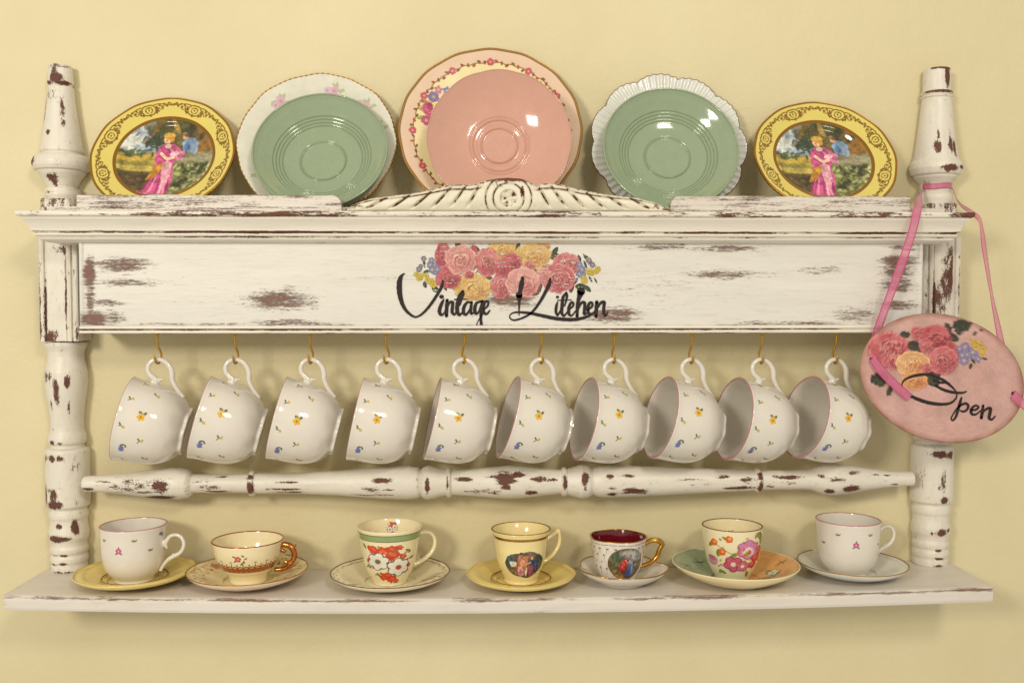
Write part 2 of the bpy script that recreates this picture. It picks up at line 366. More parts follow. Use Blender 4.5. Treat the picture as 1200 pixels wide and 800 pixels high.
# corner blocks with beaded edges
def build_block(x0, x1, ytop, ybot, flip, spots):
    z1, z0 = zpx(ytop-4, (x0+x1)/2, Y_BLK), zpx(ybot, (x0+x1)/2, Y_BLK)
    a, b = P(x0, 340, Y_BLK)[0], P(x1, 340, Y_BLK)[0]
    s = [(0, 3.0), (.5, 1.0), (2, 0), (4, 0), (6, .6), (7, 3.4), (8, 3.6), (8.6, 2.2), (10, 1.9), (29, 1.9), (31, 2.2), (31.6, 3.6), (32.6, 3.4), (33.4, .6), (35.5, 0), (37.6, .7), (38.4, 3.8), (39.4, 3.8), (40.2, .6), (42, 0), (44.5, 0), (46, .8), (46.6, 3)]
    pts = np.array([(u/46.6, d*.001) for u, d in s])
    if flip: pts = np.c_[1-pts[::-1, 0], pts[::-1, 1]]
    xs = a+(b-a)*pts[:, 0]; ys = Y_BLK+pts[:, 1]
    ring = [(a, -.0015)]+list(zip(xs, ys))+[(b, -.0015)]
    m = 60; zs = np.linspace(z0, z1, m)
    V = np.array([(x, y, z) for z in zs for x, y in ring]); k = len(ring)
    F = [tuple(f) for f in gridf(m, k, cv=True)]+[tuple(range(k)), tuple(range((m-1)*k, m*k))]
    edge = np.clip((pts[:, 1]-.0028)/.0012, 0, 1)*.30+np.clip((.0003-pts[:, 1])/.0003, 0, 1)*.12
    wear = np.tile(np.r_[.3, edge, .3], m); wear[:k] += .25
    U = (V[:, 0]-a)/(b-a); T = (z1-V[:, 2])/(z1-z0)
    wear = np.maximum(wear, spots_wear(U, T, spots))
    return mesh('corner_block', V, F, M_POST, rack, smooth=False, attrs={'wear': wear})
build_block(45, 91.5, 282, 400, False, [(.16, .75, .03, .35, .8), (.66, .55, .02, .4, .6), (.5, .17, .14, .025, .6), (.64, .12, .05, .05, .7), (.01, .6, .05, .45, .6), (.24, .98, .1, .08, .9), (.95, .9, .05, .15, .5)])
build_block(1081, 1126, 282, 400, True, [(.33, .62, .05, .24, 1.0), (.36, .78, .1, .06, .9), (.78, .35, .02, .25, .8), (.12, .5, .02, .4, .6), (.95, .5, .02, .4, .55)])

# cornice: moulding with returned ends
XC0, XC1 = P(17.5, 252, Y_LIP)[0], P(1143, 252, Y_LIP)[0]
ZC = P(600, 247.5, Y_LIP)[2]
XC0 = -.5560-.016; XC1 = P(1143, 252, Y_LIP)[0]
XC0 = P(17.5, 252, Y_LIP)[0]
def build_cornice():
    # (drop below top in mm, set-back from the lip in mm)
    pr = [(0, 1.2), (.5, .3), (1.5, 0), (4.2, 0), (5.6, .6), (6.4, 2.6), (7.2, 4.2), (8.4, 4.4), (9.6, 5.2), (11.5, 6.8), (14, 8.6), (17, 10.2), (20, 11.2), (21.6, 11.4), (22.6, 11.8), (23.2, 14.5), (24.6, 15.2), (25.2, 14.2), (26.8, 14.0), (28.2, 15.4), (28.8, 17.4), (29.6, 17.8), (30.2, 17.2), (32, 18.2), (33.4, 21), (34.4, 24), (35.2, 26)]
    nx = 240; V = []; k = len(pr)
    for i in range(nx):
        t = i/(nx-1)
        for d, s in pr:
            s *= .001; V.append((XC0+s+(XC1-XC0-2*s)*t, Y_LIP+s, ZC-d*.001))
    V = np.array(V); F = [tuple(f) for f in gridf(nx, k)]; o = len(V)
    side = []
    for e in (0, 1):                       # returned ends to the wall
        base = o+len(side)
        for d, s in pr:
            s *= .001; side.append((XC0+s if e == 0 else XC1-s, -.0015, ZC-d*.001))
        for j in range(k-1):
            q = ((nx-1)*k if e else 0)+j
            F.append((q, base+j, base+j+1, q+1) if e == 0 else (q, q+1, base+j+1, base+j))
    V = np.vstack([V, side])
    F.append((0, (nx-1)*k, o+k, o)); F.append((k-1, o+k-1, o+2*k-1, nx*k-1))
    w1 = np.array([.42, .50, .46, .52, .62, .46, .12, 0, 0, 0, 0, 0, 0, .12, .55, .78, .70, .28, .06, .30, .50, .52, .16, 0, .06, .14, .2])
    wear = np.r_[np.tile(w1, nx), w1, w1]
    X = V[:, 0]; wear[:] += np.where(wear > .15, .55*(vnoise(X*14, X*0+3, 2)-.5)+.22*(vnoise(X*110, V[:, 2]*900, 5)-.5), 0)
    return mesh('cornice', V, F, M_TRIM, rack, smooth=False, attrs={'wear': wear})
build_cornice()

# painted panel
XP0, XP1 = P(93, 330, Y_PAN)[0], P(1081, 330, Y_PAN)[0]
ZP1, ZP0 = ZC-.0345, P(600, 390, Y_PAN)[2]
PAN = None
def build_panel():
    nx, nz = 760, 90
    xs = np.linspace(XP0, XP1, nx); zs = np.linspace(ZP0+.0095, ZP1, nz)
    X, Z = [a.ravel() for a in np.meshgrid(xs, zs, indexing='ij')]
    dx = np.minimum(X-XP0, XP1-X); Y = Y_PAN+np.where(dx < .0052, -.0022, 0.)+np.clip(1-dx/.0012, 0, 1)*.002
    # pixel coordinates of each vertex for the wear patches seen in the photograph
    d = np.c_[X, Y, Z]-CAM; zz = d@AF; px = 600+FPX*(d@AR)/zz; py = 400-FPX*(d@AU)/zz
    sp = [(105, 320, 6, 16, .72), (106, 350, 5, 22, .50), (110, 374, 14, 9, .62), (143, 311, 26, 8, .52), (146, 331, 40, 4, .38), (124, 355, 17, 3.5, .45), (130, 372, 16, 10, .34), (326, 352, 33, 10, .54), (340, 345, 13, 8, .42), (366, 354, 9, 9, .34), (333, 378, 28, 3.5, .5), (360, 380, 50, 2, .40),
          (597, 352, 26, 9, .50), (718, 369, 27, 8, .55), (775, 289, 36, 4, .36), (850, 291, 42, 4, .42), (850, 322, 42, 5, .40), (960, 316, 25, 5, .28), (1052, 306, 18, 6, .60), (1052, 318, 16, 10, .52), (1053, 335, 17, 9, .46), (1050, 357, 22, 6, .50), (1000, 368, 26, 7, .36), (930, 379, 60, 2.5, .40), (1060, 290, 18, 3, .42), (560, 284, 40, 3, .25), (500, 382, 300, 1.5, .28), (250, 380, 140, 1.6, .3), (560, 306, 60, 4, .18), (480, 325, 60, 3, .16), (770, 340, 60, 20, .10)]
    sp = [(x, y, rx*1.22, rz*1.15, a_+.05) for x, y, rx, rz, a_ in sp]
    wear = spots_wear(px, py, sp)
    wear = np.maximum(wear, np.clip(1-np.abs(dx-.0056)/.0012, 0, 1)*.3)
    F = gridf(nx, nz); V = np.c_[X, Y, Z]
    # return faces to the wall
    c = [0, nz-1, (nx-1)*nz+nz-1, (nx-1)*nz]; o = len(V)
    V = np.vstack([V, [(XP0, -.0015, zs[0]), (XP0, -.0015, zs[-1]), (XP1, -.0015, zs[-1]), (XP1, -.0015, zs[0])]])
    F = np.vstack([F, [(o, o+1, c[1], c[0]), (c[3], c[2], o+2, o+3), (o, c[0], c[3], o+3)]])
    p = mesh('fascia_panel', V, F, M_PANEL, rack, smooth=False, attrs={'wear': np.r_[wear, 0, 0, 0, 0]})
    # bottom moulding
    pr = [(0, 0), (.4, -2.4), (1.4, -3.6), (3.0, -3.9), (4.0, -3.4), (4.6, -1.6), (5.4, -1.4), (6.0, -3.6), (7.0, -4.8), (8.4, -5.0), (9.4, -4.2), (9.9, -2), (10, 4)]
    n = 240; xs = np.linspace(XP0+.0008, XP1-.0008, n); k = len(pr); zt_ = ZP0+.0095
    V = np.array([(x, Y_PAN+b*.001, zt_-a*.001) for x in xs for a, b in pr]+[(xs[0], -.0015, zt_-.010), (xs[-1], -.0015, zt_-.010)])
    F = [tuple(f) for f in gridf(n, k)]+[tuple(range(k)), tuple(range((n-1)*k, n*k))[::-1], (k-1, n*k, n*k+1, n*k-1)]
    w1 = np.array([.3, .2, .05, .0, .1, .5, .55, .3, .15, .1, .25, .3, .2]); wear = np.r_[np.tile(w1, n), .2, .2]
    wear += np.where(wear > .18, .45*(vnoise(V[:, 0]*18, V[:, 2]*0, 9)-.5)+.2*(vnoise(V[:, 0]*90, V[:, 2]*700, 4)-.5), 0)
    mesh('bottom_moulding', V, F, M_TRIM, p, smooth=False, attrs={'wear': wear})
    return p
PAN = build_panel()

# ledge boards on top of the cornice
def build_ledge(x0, x1, ytop, inner):
    yf, yb = Y_LIP+.003, Y_LIP+.013
    a, b = P(x0, 240, yf)[0], P(x1, 240, yf)[0]; z1 = P((x0+x1)/2, ytop, yf)[2]; z0 = ZC+.0002; r = .011
    out = []
    if inner == 'right':
        out = [(a, z1)]+[(x, z1+.0004*math.sin(x*60)) for x in np.linspace(a, b-r, 40)[1:]]+[(b-r+r*math.sin(t), z1-r+r*math.cos(t)) for t in np.linspace(.15, math.pi/2, 9)]+[(b, z0)]
        poly = [(a, z0)]+out
    else:
        out = [(a, z0)]+[(a+r-r*math.cos(t), z1-r+r*math.sin(t)) for t in np.linspace(0, math.pi/2-.1, 9)]+[(x, z1+.0004*math.sin(x*50)) for x in np.linspace(a+r, b, 40)]+[(b, z0)]
        poly = out
    n = len(poly); V = []; wv = []
    cxm = (a+b)/2
    for y, ins, wr in ((yf+.0012, 0, .42), (yf, .0012, .30), (yb, 0, .35)):
        for (x, z) in poly:
            V.append((x, y, z-ins if z > z0+.001 else z)); wv.append(wr if z > z0+.001 else .36)
    F = [tuple(range(n, 2*n))]
    for s in (0,):
        F += [(n+i, (n+(i+1) % n), (i+1) % n, i) for i in range(n)]
        F += [(i, (i+1) % n, 2*n+(i+1) % n, 2*n+i) for i in range(n)]
    # subdivide the front into a grid for the wear attribute
    V = np.array(V); o = mesh('ledge_board', V, F, M_LEDGE, rack, smooth=False, attrs={'wear': np.array(wv)+.06})
    return o
build_ledge(90, 400, 228.5, 'right'); build_ledge(786, 1066, 230, 'left')

# carved crest
def build_crest():
    yf, yb = Y_LIP+.002, Y_LIP+.015
    op = [(404, 246.5), (412, 241), (420, 237.5), (435, 232.5), (455, 230), (480, 227), (500, 223), (515, 219), (525, 216.5), (540, 215.8), (552, 216.5), (562, 214), (570, 211), (580, 209), (595, 208), (610, 209), (620, 212), (628, 217.5), (635, 215), (645, 214), (660, 216), (680, 221.5), (700, 225.5), (720, 228.5), (745, 231), (765, 236), (778, 241), (787, 247)]
    n, m = 460, 40; xs = np.linspace(404, 787, n); top = np.interp(xs, *np.array(op).T)
    k = np.ones(5)/5; top = np.convolve(np.pad(top, 2, 'edge'), k, 'valid')
    PX, T = np.meshgrid(xs, np.linspace(0, 1, m), indexing='ij')
    PY = 248.2+(top[:, None]-248.2)*T
    h = (248.2-top)[:, None]
    # relief in millimetres: slanted flutes either side, round shell in the middle
    u = PX-596; side = np.sign(u); au = np.abs(u)
    hh = 248-PY
    ph = (au+hh*(.25+.0075*au))/(15.5+.035*au)
    flute = np.clip(np.abs(np.sin(ph*np.pi))*1.9, 0, 1)**.8
    rr = np.hypot(u, (PY-233)*1.0); ang = np.arctan2(PY-233, u)
    shell = np.clip(np.abs(np.sin((rr-9)/9.0*np.pi))*1.9, 0, 1)**.8
    shell = np.where(rr < 9.5, .55+.45*np.cos(5*ang)*np.clip(rr/9, 0, 1), shell)
    cen = np.clip(1-np.clip(rr-30, 0, 6)/6, 0, 1)
    rel = flute*(1-cen)*np.clip(h/22, .35, 1)+shell*cen
    fade = np.clip((T-.10)/.25, 0, 1); rel = np.where(cen > .5, rel, rel*fade+(1-fade)*.8)
    bead_ = np.exp(-((T-.93)/.05)**2)*.95; cut = np.exp(-((T-.80)/.035)**2)*(1-cen); rel = np.maximum(rel*(1-cut*.9), bead_*(1-cen))
    edge = np.sin(np.clip(T, 0, 1)*np.pi)**.35
    Yv = yf+.006-(rel*.0070+.0028)*edge
    V = []; wear = []
    G = np.zeros((n, m, 3))
    for i in range(n):
        pb = P(xs[i], 248.2, yf); pt = P(xs[i], top[i], yf)
        x = pt[0]; z0 = ZC; z1 = ZC+max(pt[2]-pb[2], .0006)
        G[i, :, 0] = x; G[i, :, 1] = Yv[i]; G[i, :, 2] = z0+(z1-z0)*T[i]
    V = G.reshape(-1, 3); gro = np.clip(1.25-rel*1.6, 0, 1)*edge
    ns = vnoise(PX*.16, PY*.25, 3)
    wear = (gro*.95*np.clip(ns*2.6-.45, 0, 1)+np.clip((T-.86)/.08, 0, 1)*np.clip((1.0-T)/.03, 0, 1)*.52+.18*np.clip((T-.8)/.2, 0, 1)*cen).ravel()
    wear = np.maximum(wear, (spots_wear(PX.ravel(), PY.ravel(), [(600, 210.5, 22, 3.2, .75), (583, 217, 7, 5, .4), (612, 226, 3, 8, .6)])))
    F = gridf(n, m); o = len(V)
    B = G[:, [m-1, 0], :].copy(); B[:, :, 1] = yb
    V = np.vstack([V, B.reshape(-1, 3)]); ex = []
    for i in range(n-1):
        ex.append((i*m+m-1, (i+1)*m+m-1, o+2*(i+1), o+2*i)); ex.append((o+2*i, o+2*i+2, o+2*i+3, o+2*i+1))
    F = np.vstack([F, ex])
    mesh('carved_crest', V, F, M_CREST, rack, attrs={'wear': np.r_[wear, np.full(2*n, .3)]})
    # worn lip strip below the carving
    a, b = P(404, 248, Y_LIP)[0], P(786, 248, Y_LIP)[0]
build_crest()

# finials
finL = [(73, 11.5), (74, 12.6), (80, 13.2), (95, 14.2), (96, 12.4), (98, 12.4), (99, 14.2), (115, 15.4), (130, 17), (150, 19.8), (165, 22), (176, 23.8), (177.5, 21.8), (179, 22), (180, 27), (184, 30.5), (189, 32.3), (194, 31.8), (198, 29.8), (199, 26.5), (200.5, 26.5), (203, 25), (209, 20.5), (214, 18), (216.5, 17.0), (218, 15.6), (219.5, 18.8), (223, 19), (226, 20), (229, 19.6), (231, 18.6), (234, 18.5)]
finR = [(77, 14), (78, 15), (90, 15.4), (103.5, 15.4), (105, 17.6), (107, 17.8), (108.2, 15.6), (109.2, 15.6), (110.2, 18), (111.5, 18), (112.5, 16.2), (125, 17.6), (140, 19), (160, 21.5), (180, 24.2), (186, 26), (190, 29), (196, 30), (201, 28.6), (203.5, 27.4), (204.5, 24.6), (206.5, 24.4), (210, 21), (214, 17.6), (219, 17.2), (222.5, 17.4), (224.5, 16), (226, 19), (231, 20), (235, 19.4), (238, 19)]
def finial(cx, prof, yb, spots):
    zc0 = ZC+.0001
    pr = [(r*SC*1.0, zpx(y, cx, -.03)) for y, r in prof]
    blk = zpx(yb, cx, -.03); X = P(cx, 200, Y_POST)[0]
    lathe_half('finial', X, pr+[(pr[-1][0], blk-.0005)], rack, M_POST, [(t, zpx(y, cx, -.03), rt, rz*SC, a) for t, y, rt, rz, a in spots], sharp=.28)
    h = .0205
    ring = [(-h, 0), (-h, -.025), (-h+.003, -.031), (-h+.006, -.0325), (h-.006, -.0325), (h-.003, -.031), (h, -.025), (h, 0)]
    V = np.array([(X+a, min(b-.0015, -.0015), z) for z in (zc0, blk-.0015, blk) for a, b in [(q[0]*(1 if z < blk else .94), q[1]*(1 if z < blk else .96)) for q in ring]])
    k = len(ring); F = [tuple(f) for f in gridf(3, k, cv=True)]+[tuple(range(k)), tuple(range(2*k, 3*k))]
    mesh('finial_block', V, F, M_POST, rack, smooth=False, attrs={'wear': np.tile([.1, .3, .5, .4, .35, .5, .4, .1], 3)})
finial(73, finL, 232.5, [(0, 90, .55, 7, 1), (-.1, 80, .3, 8, .7), (.8, 96, .6, 2.5, .95), (-.8, 95, .5, 2.5, .9), (-1.1, 130, .22, 18, .8), (-1.2, 150, .18, 12, .6), (.45, 128, .2, 14, .62), (.5, 142, .15, 7, .6), (-.35, 155, .12, 3.5, .75), (-.95, 188, .22, 5, 1), (-.1, 209, .3, 5, .75), (0, 213, .15, 5, .9), (-.4, 225, .3, 2, .6), (.1, 76, 1.5, 2, .55), (-.3, 110, .5, 8, .38)])
finial(1096, finR, 238, [(.45, 88, .28, 12, 1), (.2, 78, 1.2, 2, .9), (0, 106, 1.5, 1.6, 1), (-.35, 172, .16, 9, .9), (-.3, 160, .08, 10, .7), (.35, 170, .14, 10, .85), (.6, 173, .12, 9, .85), (.3, 155, .06, 8, .6), (.15, 198, .34, 4, 1), (.9, 196, .3, 2.2, .9), (-.9, 215, .2, 6, .5)])

# turned rail
rail = [(98, 7.5), (99.5, 8.8), (104, 9.3), (116, 9.6), (132, 10.8), (145, 12.2), (167, 15.2), (193, 18), (205, 18.6), (213, 18.2), (221, 16.5), (225, 13), (226, 10.8), (229, 10.9), (250, 10.9), (271, 10.9), (291, 11), (292.5, 11), (293.5, 14.6), (296, 15.5), (298.5, 14.6), (299.5, 11.6), (304, 12), (330, 11.9), (348, 12.1), (374, 13.3), (400, 14.6), (422, 16.4), (445, 18.4), (465, 19.5), (480, 19.5), (490, 18.2), (493.5, 15), (495, 17.6), (501, 20), (508, 18.6), (516, 16.2), (522, 15.2), (523.3, 15.2), (524, 17.6), (526, 18.2), (528, 17.4), (529.2, 14.6), (545, 15.2), (560, 16.4), (578, 18.2), (596, 19.5), (612, 18.8), (630, 17), (649, 14.8), (656, 14.2), (657.4, 14.2), (658.4, 16.6), (661, 17.2), (663.4, 16.4), (664.4, 15.2), (672, 17.4), (681, 20), (689, 19), (694, 15.4), (696, 16), (703, 18.4), (715, 19), (731, 18.6), (755, 17.6), (782, 16.4), (810, 15.2), (834, 14.2), (860, 13.2), (882, 12.4), (883.8, 12.4), (885, 14.2), (887.5, 14.8), (890, 14), (891.2, 11.6), (920, 11.4), (946, 11.6), (952, 12.8), (958, 15.6), (966, 18.2), (977, 19), (994, 17), (1008, 14.4), (1022, 12), (1036, 10.2), (1049, 9), (1069, 8.4)]
def build_rail():
    A, B = P(98, 566.5, Y_RAIL), P(1069.5, 560.5, Y_RAIL); pr = np.array(rail)
    xs = np.unique(np.r_[np.arange(98, 1069, 1.0), pr[:, 0]]); r = np.interp(xs, pr[:, 0], pr[:, 1])
    r[1:-1] = np.convolve(r, [.25, .5, .25], 'valid'); seg = 48; n = len(xs)
    th = np.linspace(0, 2*np.pi, seg, endpoint=False); V = np.zeros((n, seg, 3)); sc = (1.2079+Y_RAIL)/FPX
    t = (xs-98)/(1069.5-98)
    cxs = np.array([P(x, 564, Y_RAIL)[0] for x in xs]); cz = A[2]+(B[2]-A[2])*t-.0012*np.sin(np.pi*t)
    V[:, :, 0] = cxs[:, None]; V[:, :, 1] = Y_RAIL-r[:, None]*sc*np.cos(th); V[:, :, 2] = cz[:, None]+r[:, None]*sc*np.sin(th)
    rid = np.zeros(n); rid[2:-2] = np.clip((2*r[2:-2]-r[:-4]-r[4:])/2.5, 0, 1)*.25
    PX = np.repeat(xs, seg); TH = np.tile(np.where(th > np.pi, th-2*np.pi, th), n); H = np.sin(TH)*np.repeat(r, seg)
    front = np.cos(TH) > -.2
    sp = [(193, -1, 10, 8, .85), (165, 1, 26, 6, .46), (150, -3, 20, 5, .42), (106, -5, 7, 2, .7), (192, -14, 15, 2.4, 1), (125, 4, 9, 1.3, .7), (175, -8, 14, 1.5, .6), (245, -3, 16, 5, .42), (258, -8, 14, 1.3, .8), (238, 4, 14, 2, .35), (296, -3, 4, 7, .95), (296, 9, 4, 3, .7), (340, 3, 12, 1.3, .8), (335, -5, 22, 1.3, .75), (340, -9, 20, 1, .7), (263, 9, 8, 1, .6),
          (451, 6, 11, 2.8, .9), (438, -5, 16, 3, .5), (455, -5, 7, 2, .7), (440, -12, 26, 1.4, .6), (502, 1, 2.6, 9, .95), (525, 2, 1.2, 8, .8), (545, 6, 9, 2.3, .95), (565, -8, 22, 3, .50), (592, 6, 11, 8, .95), (592, -3, 6, 3, .9), (580, 9, 8, 2, .7), (606, 11, 9, 3, .85), (632, 6, 9, 3, .9), (645, 5, 9, 1.2, .7), (621, -10, 7, 3, .8), (661, 1, 2.4, 9, 1), (684, 6, 4, 7, .95), (684, -5, 2, 4, .5),
          (713, 9, 4, 3, .7), (733, 9, 8, 2, .7), (715, -5, 5, 2, .6), (742, -9, 15, 3.5, .85), (716, -13, 6, 3, .7), (805, 4, 12, 1.2, .6), (845, 7, 7, 2, .6), (872, 3, 9, 2.6, .8), (862, -7, 18, 2, .85), (820, -2, 20, 1, .4), (888, 7, 3, 4, .9), (888, -6, 3, 6, 1), (922, 5, 17, 2.2, .8), (900, -6, 6, 1.4, .6), (958, 7, 4, 3, .6), (978, 2, 14, 3, .55), (993, -8, 10, 4, .95), (968, -11, 5, 3, .8), (995, 10, 8, 2, .6), (1022, 7, 5, 1.2, .6), (1036, 6, 5, 1.2, .6), (1046, -5, 5, 1.2, .7), (910, -2, 40, 2, .25)]
    wear = np.maximum(np.repeat(rid, seg), spots_wear(PX, H, sp))
    F = [tuple(f) for f in gridf(n, seg, cv=True)]+[tuple(range(seg)), tuple(range((n-1)*seg, n*seg))[::-1]]
    mesh('turned_rail', V.reshape(-1, 3), F, M_RAIL, rack, attrs={'wear': wear})
build_rail()

# ------------------------------------------------------------------ printed decoration of the panel
def stroke_mesh(strokes, toworld, dots=()):
    parts = []
    for s in strokes:
        a = np.array(s, float); m = max(10, len(a)*9); q = cr(a, m); q[:, 2] = np.maximum(q[:, 2]*1.15, .3)
        t = np.gradient(q[:, :2], axis=0); t /= np.linalg.norm(t, axis=1)[:, None]+1e-9; nn = np.c_[-t[:, 1], t[:, 0]]
        jit = 1+.06*np.sin(np.arange(m)*.9)
        L, Rr = q[:, :2]+nn*(q[:, 2]*jit)[:, None]/2, q[:, :2]-nn*q[:, 2:3]/2
        V = [toworld(*p) for pr in zip(L, Rr) for p in pr]; F = [(2*i, 2*i+1, 2*i+3, 2*i+2) for i in range(m-1)]
        for e, sg in ((0, -1), (m-1, 1)):      # round ends
            th = np.linspace(0, 2*np.pi, 12, endpoint=False); o = len(V)
            V += [toworld(q[e, 0]+q[e, 2]/2*math.cos(b), q[e, 1]+q[e, 2]/2*math.sin(b)) for b in th]; F.append(tuple(range(o, o+12)))
        parts.append((V, F))
    for (x, y, r) in dots:
        th = np.linspace(0, 2*np.pi, 16, endpoint=False)
        parts.append(([toworld(x+r*math.cos(b), y+r*math.sin(b)*.9) for b in th], [tuple(range(16))]))
    # stagger the pieces by microns so that crossings never share a plane
    out = []
    for i, (V, F) in enumerate(parts):
        V = np.array(V); V[:, 1] -= i*4e-6; out.append((V, F))
    return merge(out)
def zs(lst, x0, y0, k): return [[(x0+a/k, y0+b/k, c/k) for a, b, c in s] for s in lst]
VINT = zs([[(130, 95, 8), (100, 115, 26), (76, 170, 46), (72, 250, 50), (80, 330, 45), (105, 420, 36), (150, 495, 28), (215, 548, 22), (260, 555, 18), (320, 520, 22), (390, 445, 26), (450, 360, 28), (500, 280, 28), (528, 220, 30), (535, 170, 14)],
    [(548, 368, 10), (530, 400, 28), (506, 460, 34), (500, 505, 34), (520, 535, 26), (548, 515, 14), (575, 450, 8)],
    [(582, 378, 28), (577, 450, 34), (574, 545, 30)], [(576, 480, 10), (608, 405, 22), (640, 402, 28), (638, 450, 30), (635, 505, 30), (660, 530, 22), (692, 490, 10)],
    [(744, 285, 20), (715, 330, 32), (692, 420, 38), (690, 500, 36), (715, 535, 26), (748, 500, 10)], [(748, 282, 22), (752, 310, 28), (742, 350, 22), (716, 430, 16)], [(660, 372, 12), (730, 366, 12), (800, 370, 9)],
    [(836, 402, 18), (795, 402, 24), (760, 455, 32), (757, 515, 30), (785, 530, 24), (820, 480, 16), (840, 408, 18)], [(842, 400, 24), (834, 470, 28), (838, 522, 24), (870, 505, 12)],
    [(938, 392, 18), (895, 410, 26), (876, 465, 32), (886, 520, 28), (916, 505, 18), (944, 430, 18)], [(956, 388, 26), (946, 480, 30), (940, 580, 26), (946, 655, 28), (926, 692, 22), (896, 680, 12), (902, 620, 9), (935, 562, 9), (972, 515, 9)],
    [(972, 478, 12), (1012, 440, 20), (1018, 396, 20), (988, 396, 24), (966, 450, 32), (970, 505, 30), (1002, 525, 22), (1036, 488, 14)]], 460, 310, 9.09)
KIT = zs([[(186, 140, 24), (176, 200, 46), (162, 270, 40), (153, 320, 30)], [(150, 322, 62), (150, 352, 50), (150, 395, 26), (148, 460, 16), (148, 540, 9)],
    [(480, 150, 18), (470, 205, 38), (430, 290, 32), (380, 380, 28), (310, 480, 24), (240, 540, 20), (150, 580, 18), (82, 590, 16), (48, 560, 12), (62, 525, 12), (122, 507, 18), (250, 515, 26), (400, 545, 32), (550, 575, 34), (700, 585, 34), (800, 575, 30), (880, 550, 26), (945, 515, 16)],
    [(558, 398, 12), (546, 440, 26), (541, 500, 26), (560, 538, 20), (590, 480, 10)], [(648, 300, 18), (616, 350, 28), (606, 440, 32), (602, 510, 30), (626, 545, 22), (662, 505, 12)], [(650, 298, 20), (658, 330, 24), (648, 390, 18), (632, 440, 12)], [(558, 380, 10), (705, 375, 9)],
    [(688, 478, 10), (724, 436, 20), (722, 402, 20), (697, 410, 24), (677, 470, 30), (682, 530, 26), (712, 540, 18), (748, 495, 12)],
    [(808, 285, 76), (796, 325, 52), (782, 370, 36), (770, 440, 32), (766, 550, 28)], [(770, 495, 12), (808, 412, 24), (845, 405, 28), (846, 460, 28), (842, 525, 26), (872, 515, 12)],
    [(882, 485, 12), (924, 446, 22), (926, 408, 22), (897, 410, 26), (881, 470, 32), (892, 520, 26), (932, 518, 18), (962, 488, 12)],
    [(976, 398, 32), (971, 470, 34), (968, 552, 30)], [(974, 480, 12), (1018, 408, 26), (1055, 402, 30), (1051, 450, 30), (1051, 515, 30), (1072, 542, 22), (1096, 500, 8)]], 592, 310, 9.09)
pw = lambda x, y: P(x, y, Y_PAN-.0009)
def lettering(strokes, dots, parent, tw, label=None):
    V, F = stroke_mesh(strokes, tw, dots); o = mesh('lettering', V, F, M_INK, parent, smooth=False)
    if label: o['label'] = label
    return o
lettering(VINT, [(460+522/9.09, 310+342/9.09, 2.7)], PAN, pw, 'brown script word Vintage')
lettering(KIT, [(592+557/9.09, 310+345/9.09, 1.9)], PAN, pw, 'brown script word Kitchen')

PINK = ((205, 108, 116), (236, 176, 168), (150, 52, 66)); DEEP = ((192, 78, 94), (224, 140, 144), (128, 34, 52)); LITE = ((222, 150, 146), (244, 204, 190), (176, 84, 92)); YEL = ((220, 182, 104), (244, 222, 156), (184, 122, 58)); ORA = ((214, 158, 110), (240, 204, 150), (176, 92, 52))
LEAF = (48, 62, 40); LLT = (96, 112, 72)
def blossoms(p, lst, col, mid, r, dark=None):
    for k, (x, y) in enumerate(lst): p.floret(x, y, r*(.85+.3*((k*37) % 10)/10), col, mid, seed=k*1.3, dark=dark)
def decal_grid(x0, x1, y0, y1, step):
    xs = np.arange(x0, x1, step); ys = np.arange(y0, y1, step)
    X, Y = np.meshgrid(xs, ys, indexing='ij'); return X.ravel(), Y.ravel(), gridf(len(xs), len(ys)), 
def decal_mesh(name, p, F, V, parent, mat, thr=.5, metal=None):
    keep = (p.a[F] > thr).all(1); F = F[keep]; used = np.unique(F); mp = -np.ones(len(V), int); mp[used] = np.arange(len(used))
    return mesh(name, V[used], mp[F], mat, parent, attrs={'metal': p.m[used]}, col=p.c[used])
def grain(p, amp, f, seed=1):
    g = 1+amp*(vnoise(p.x*f, p.y*f, seed)+vnoise(p.x*f*2.3, p.y*f*2.3, seed+3)-1); p.c = np.clip(p.c*g[:, None], 0, 1)
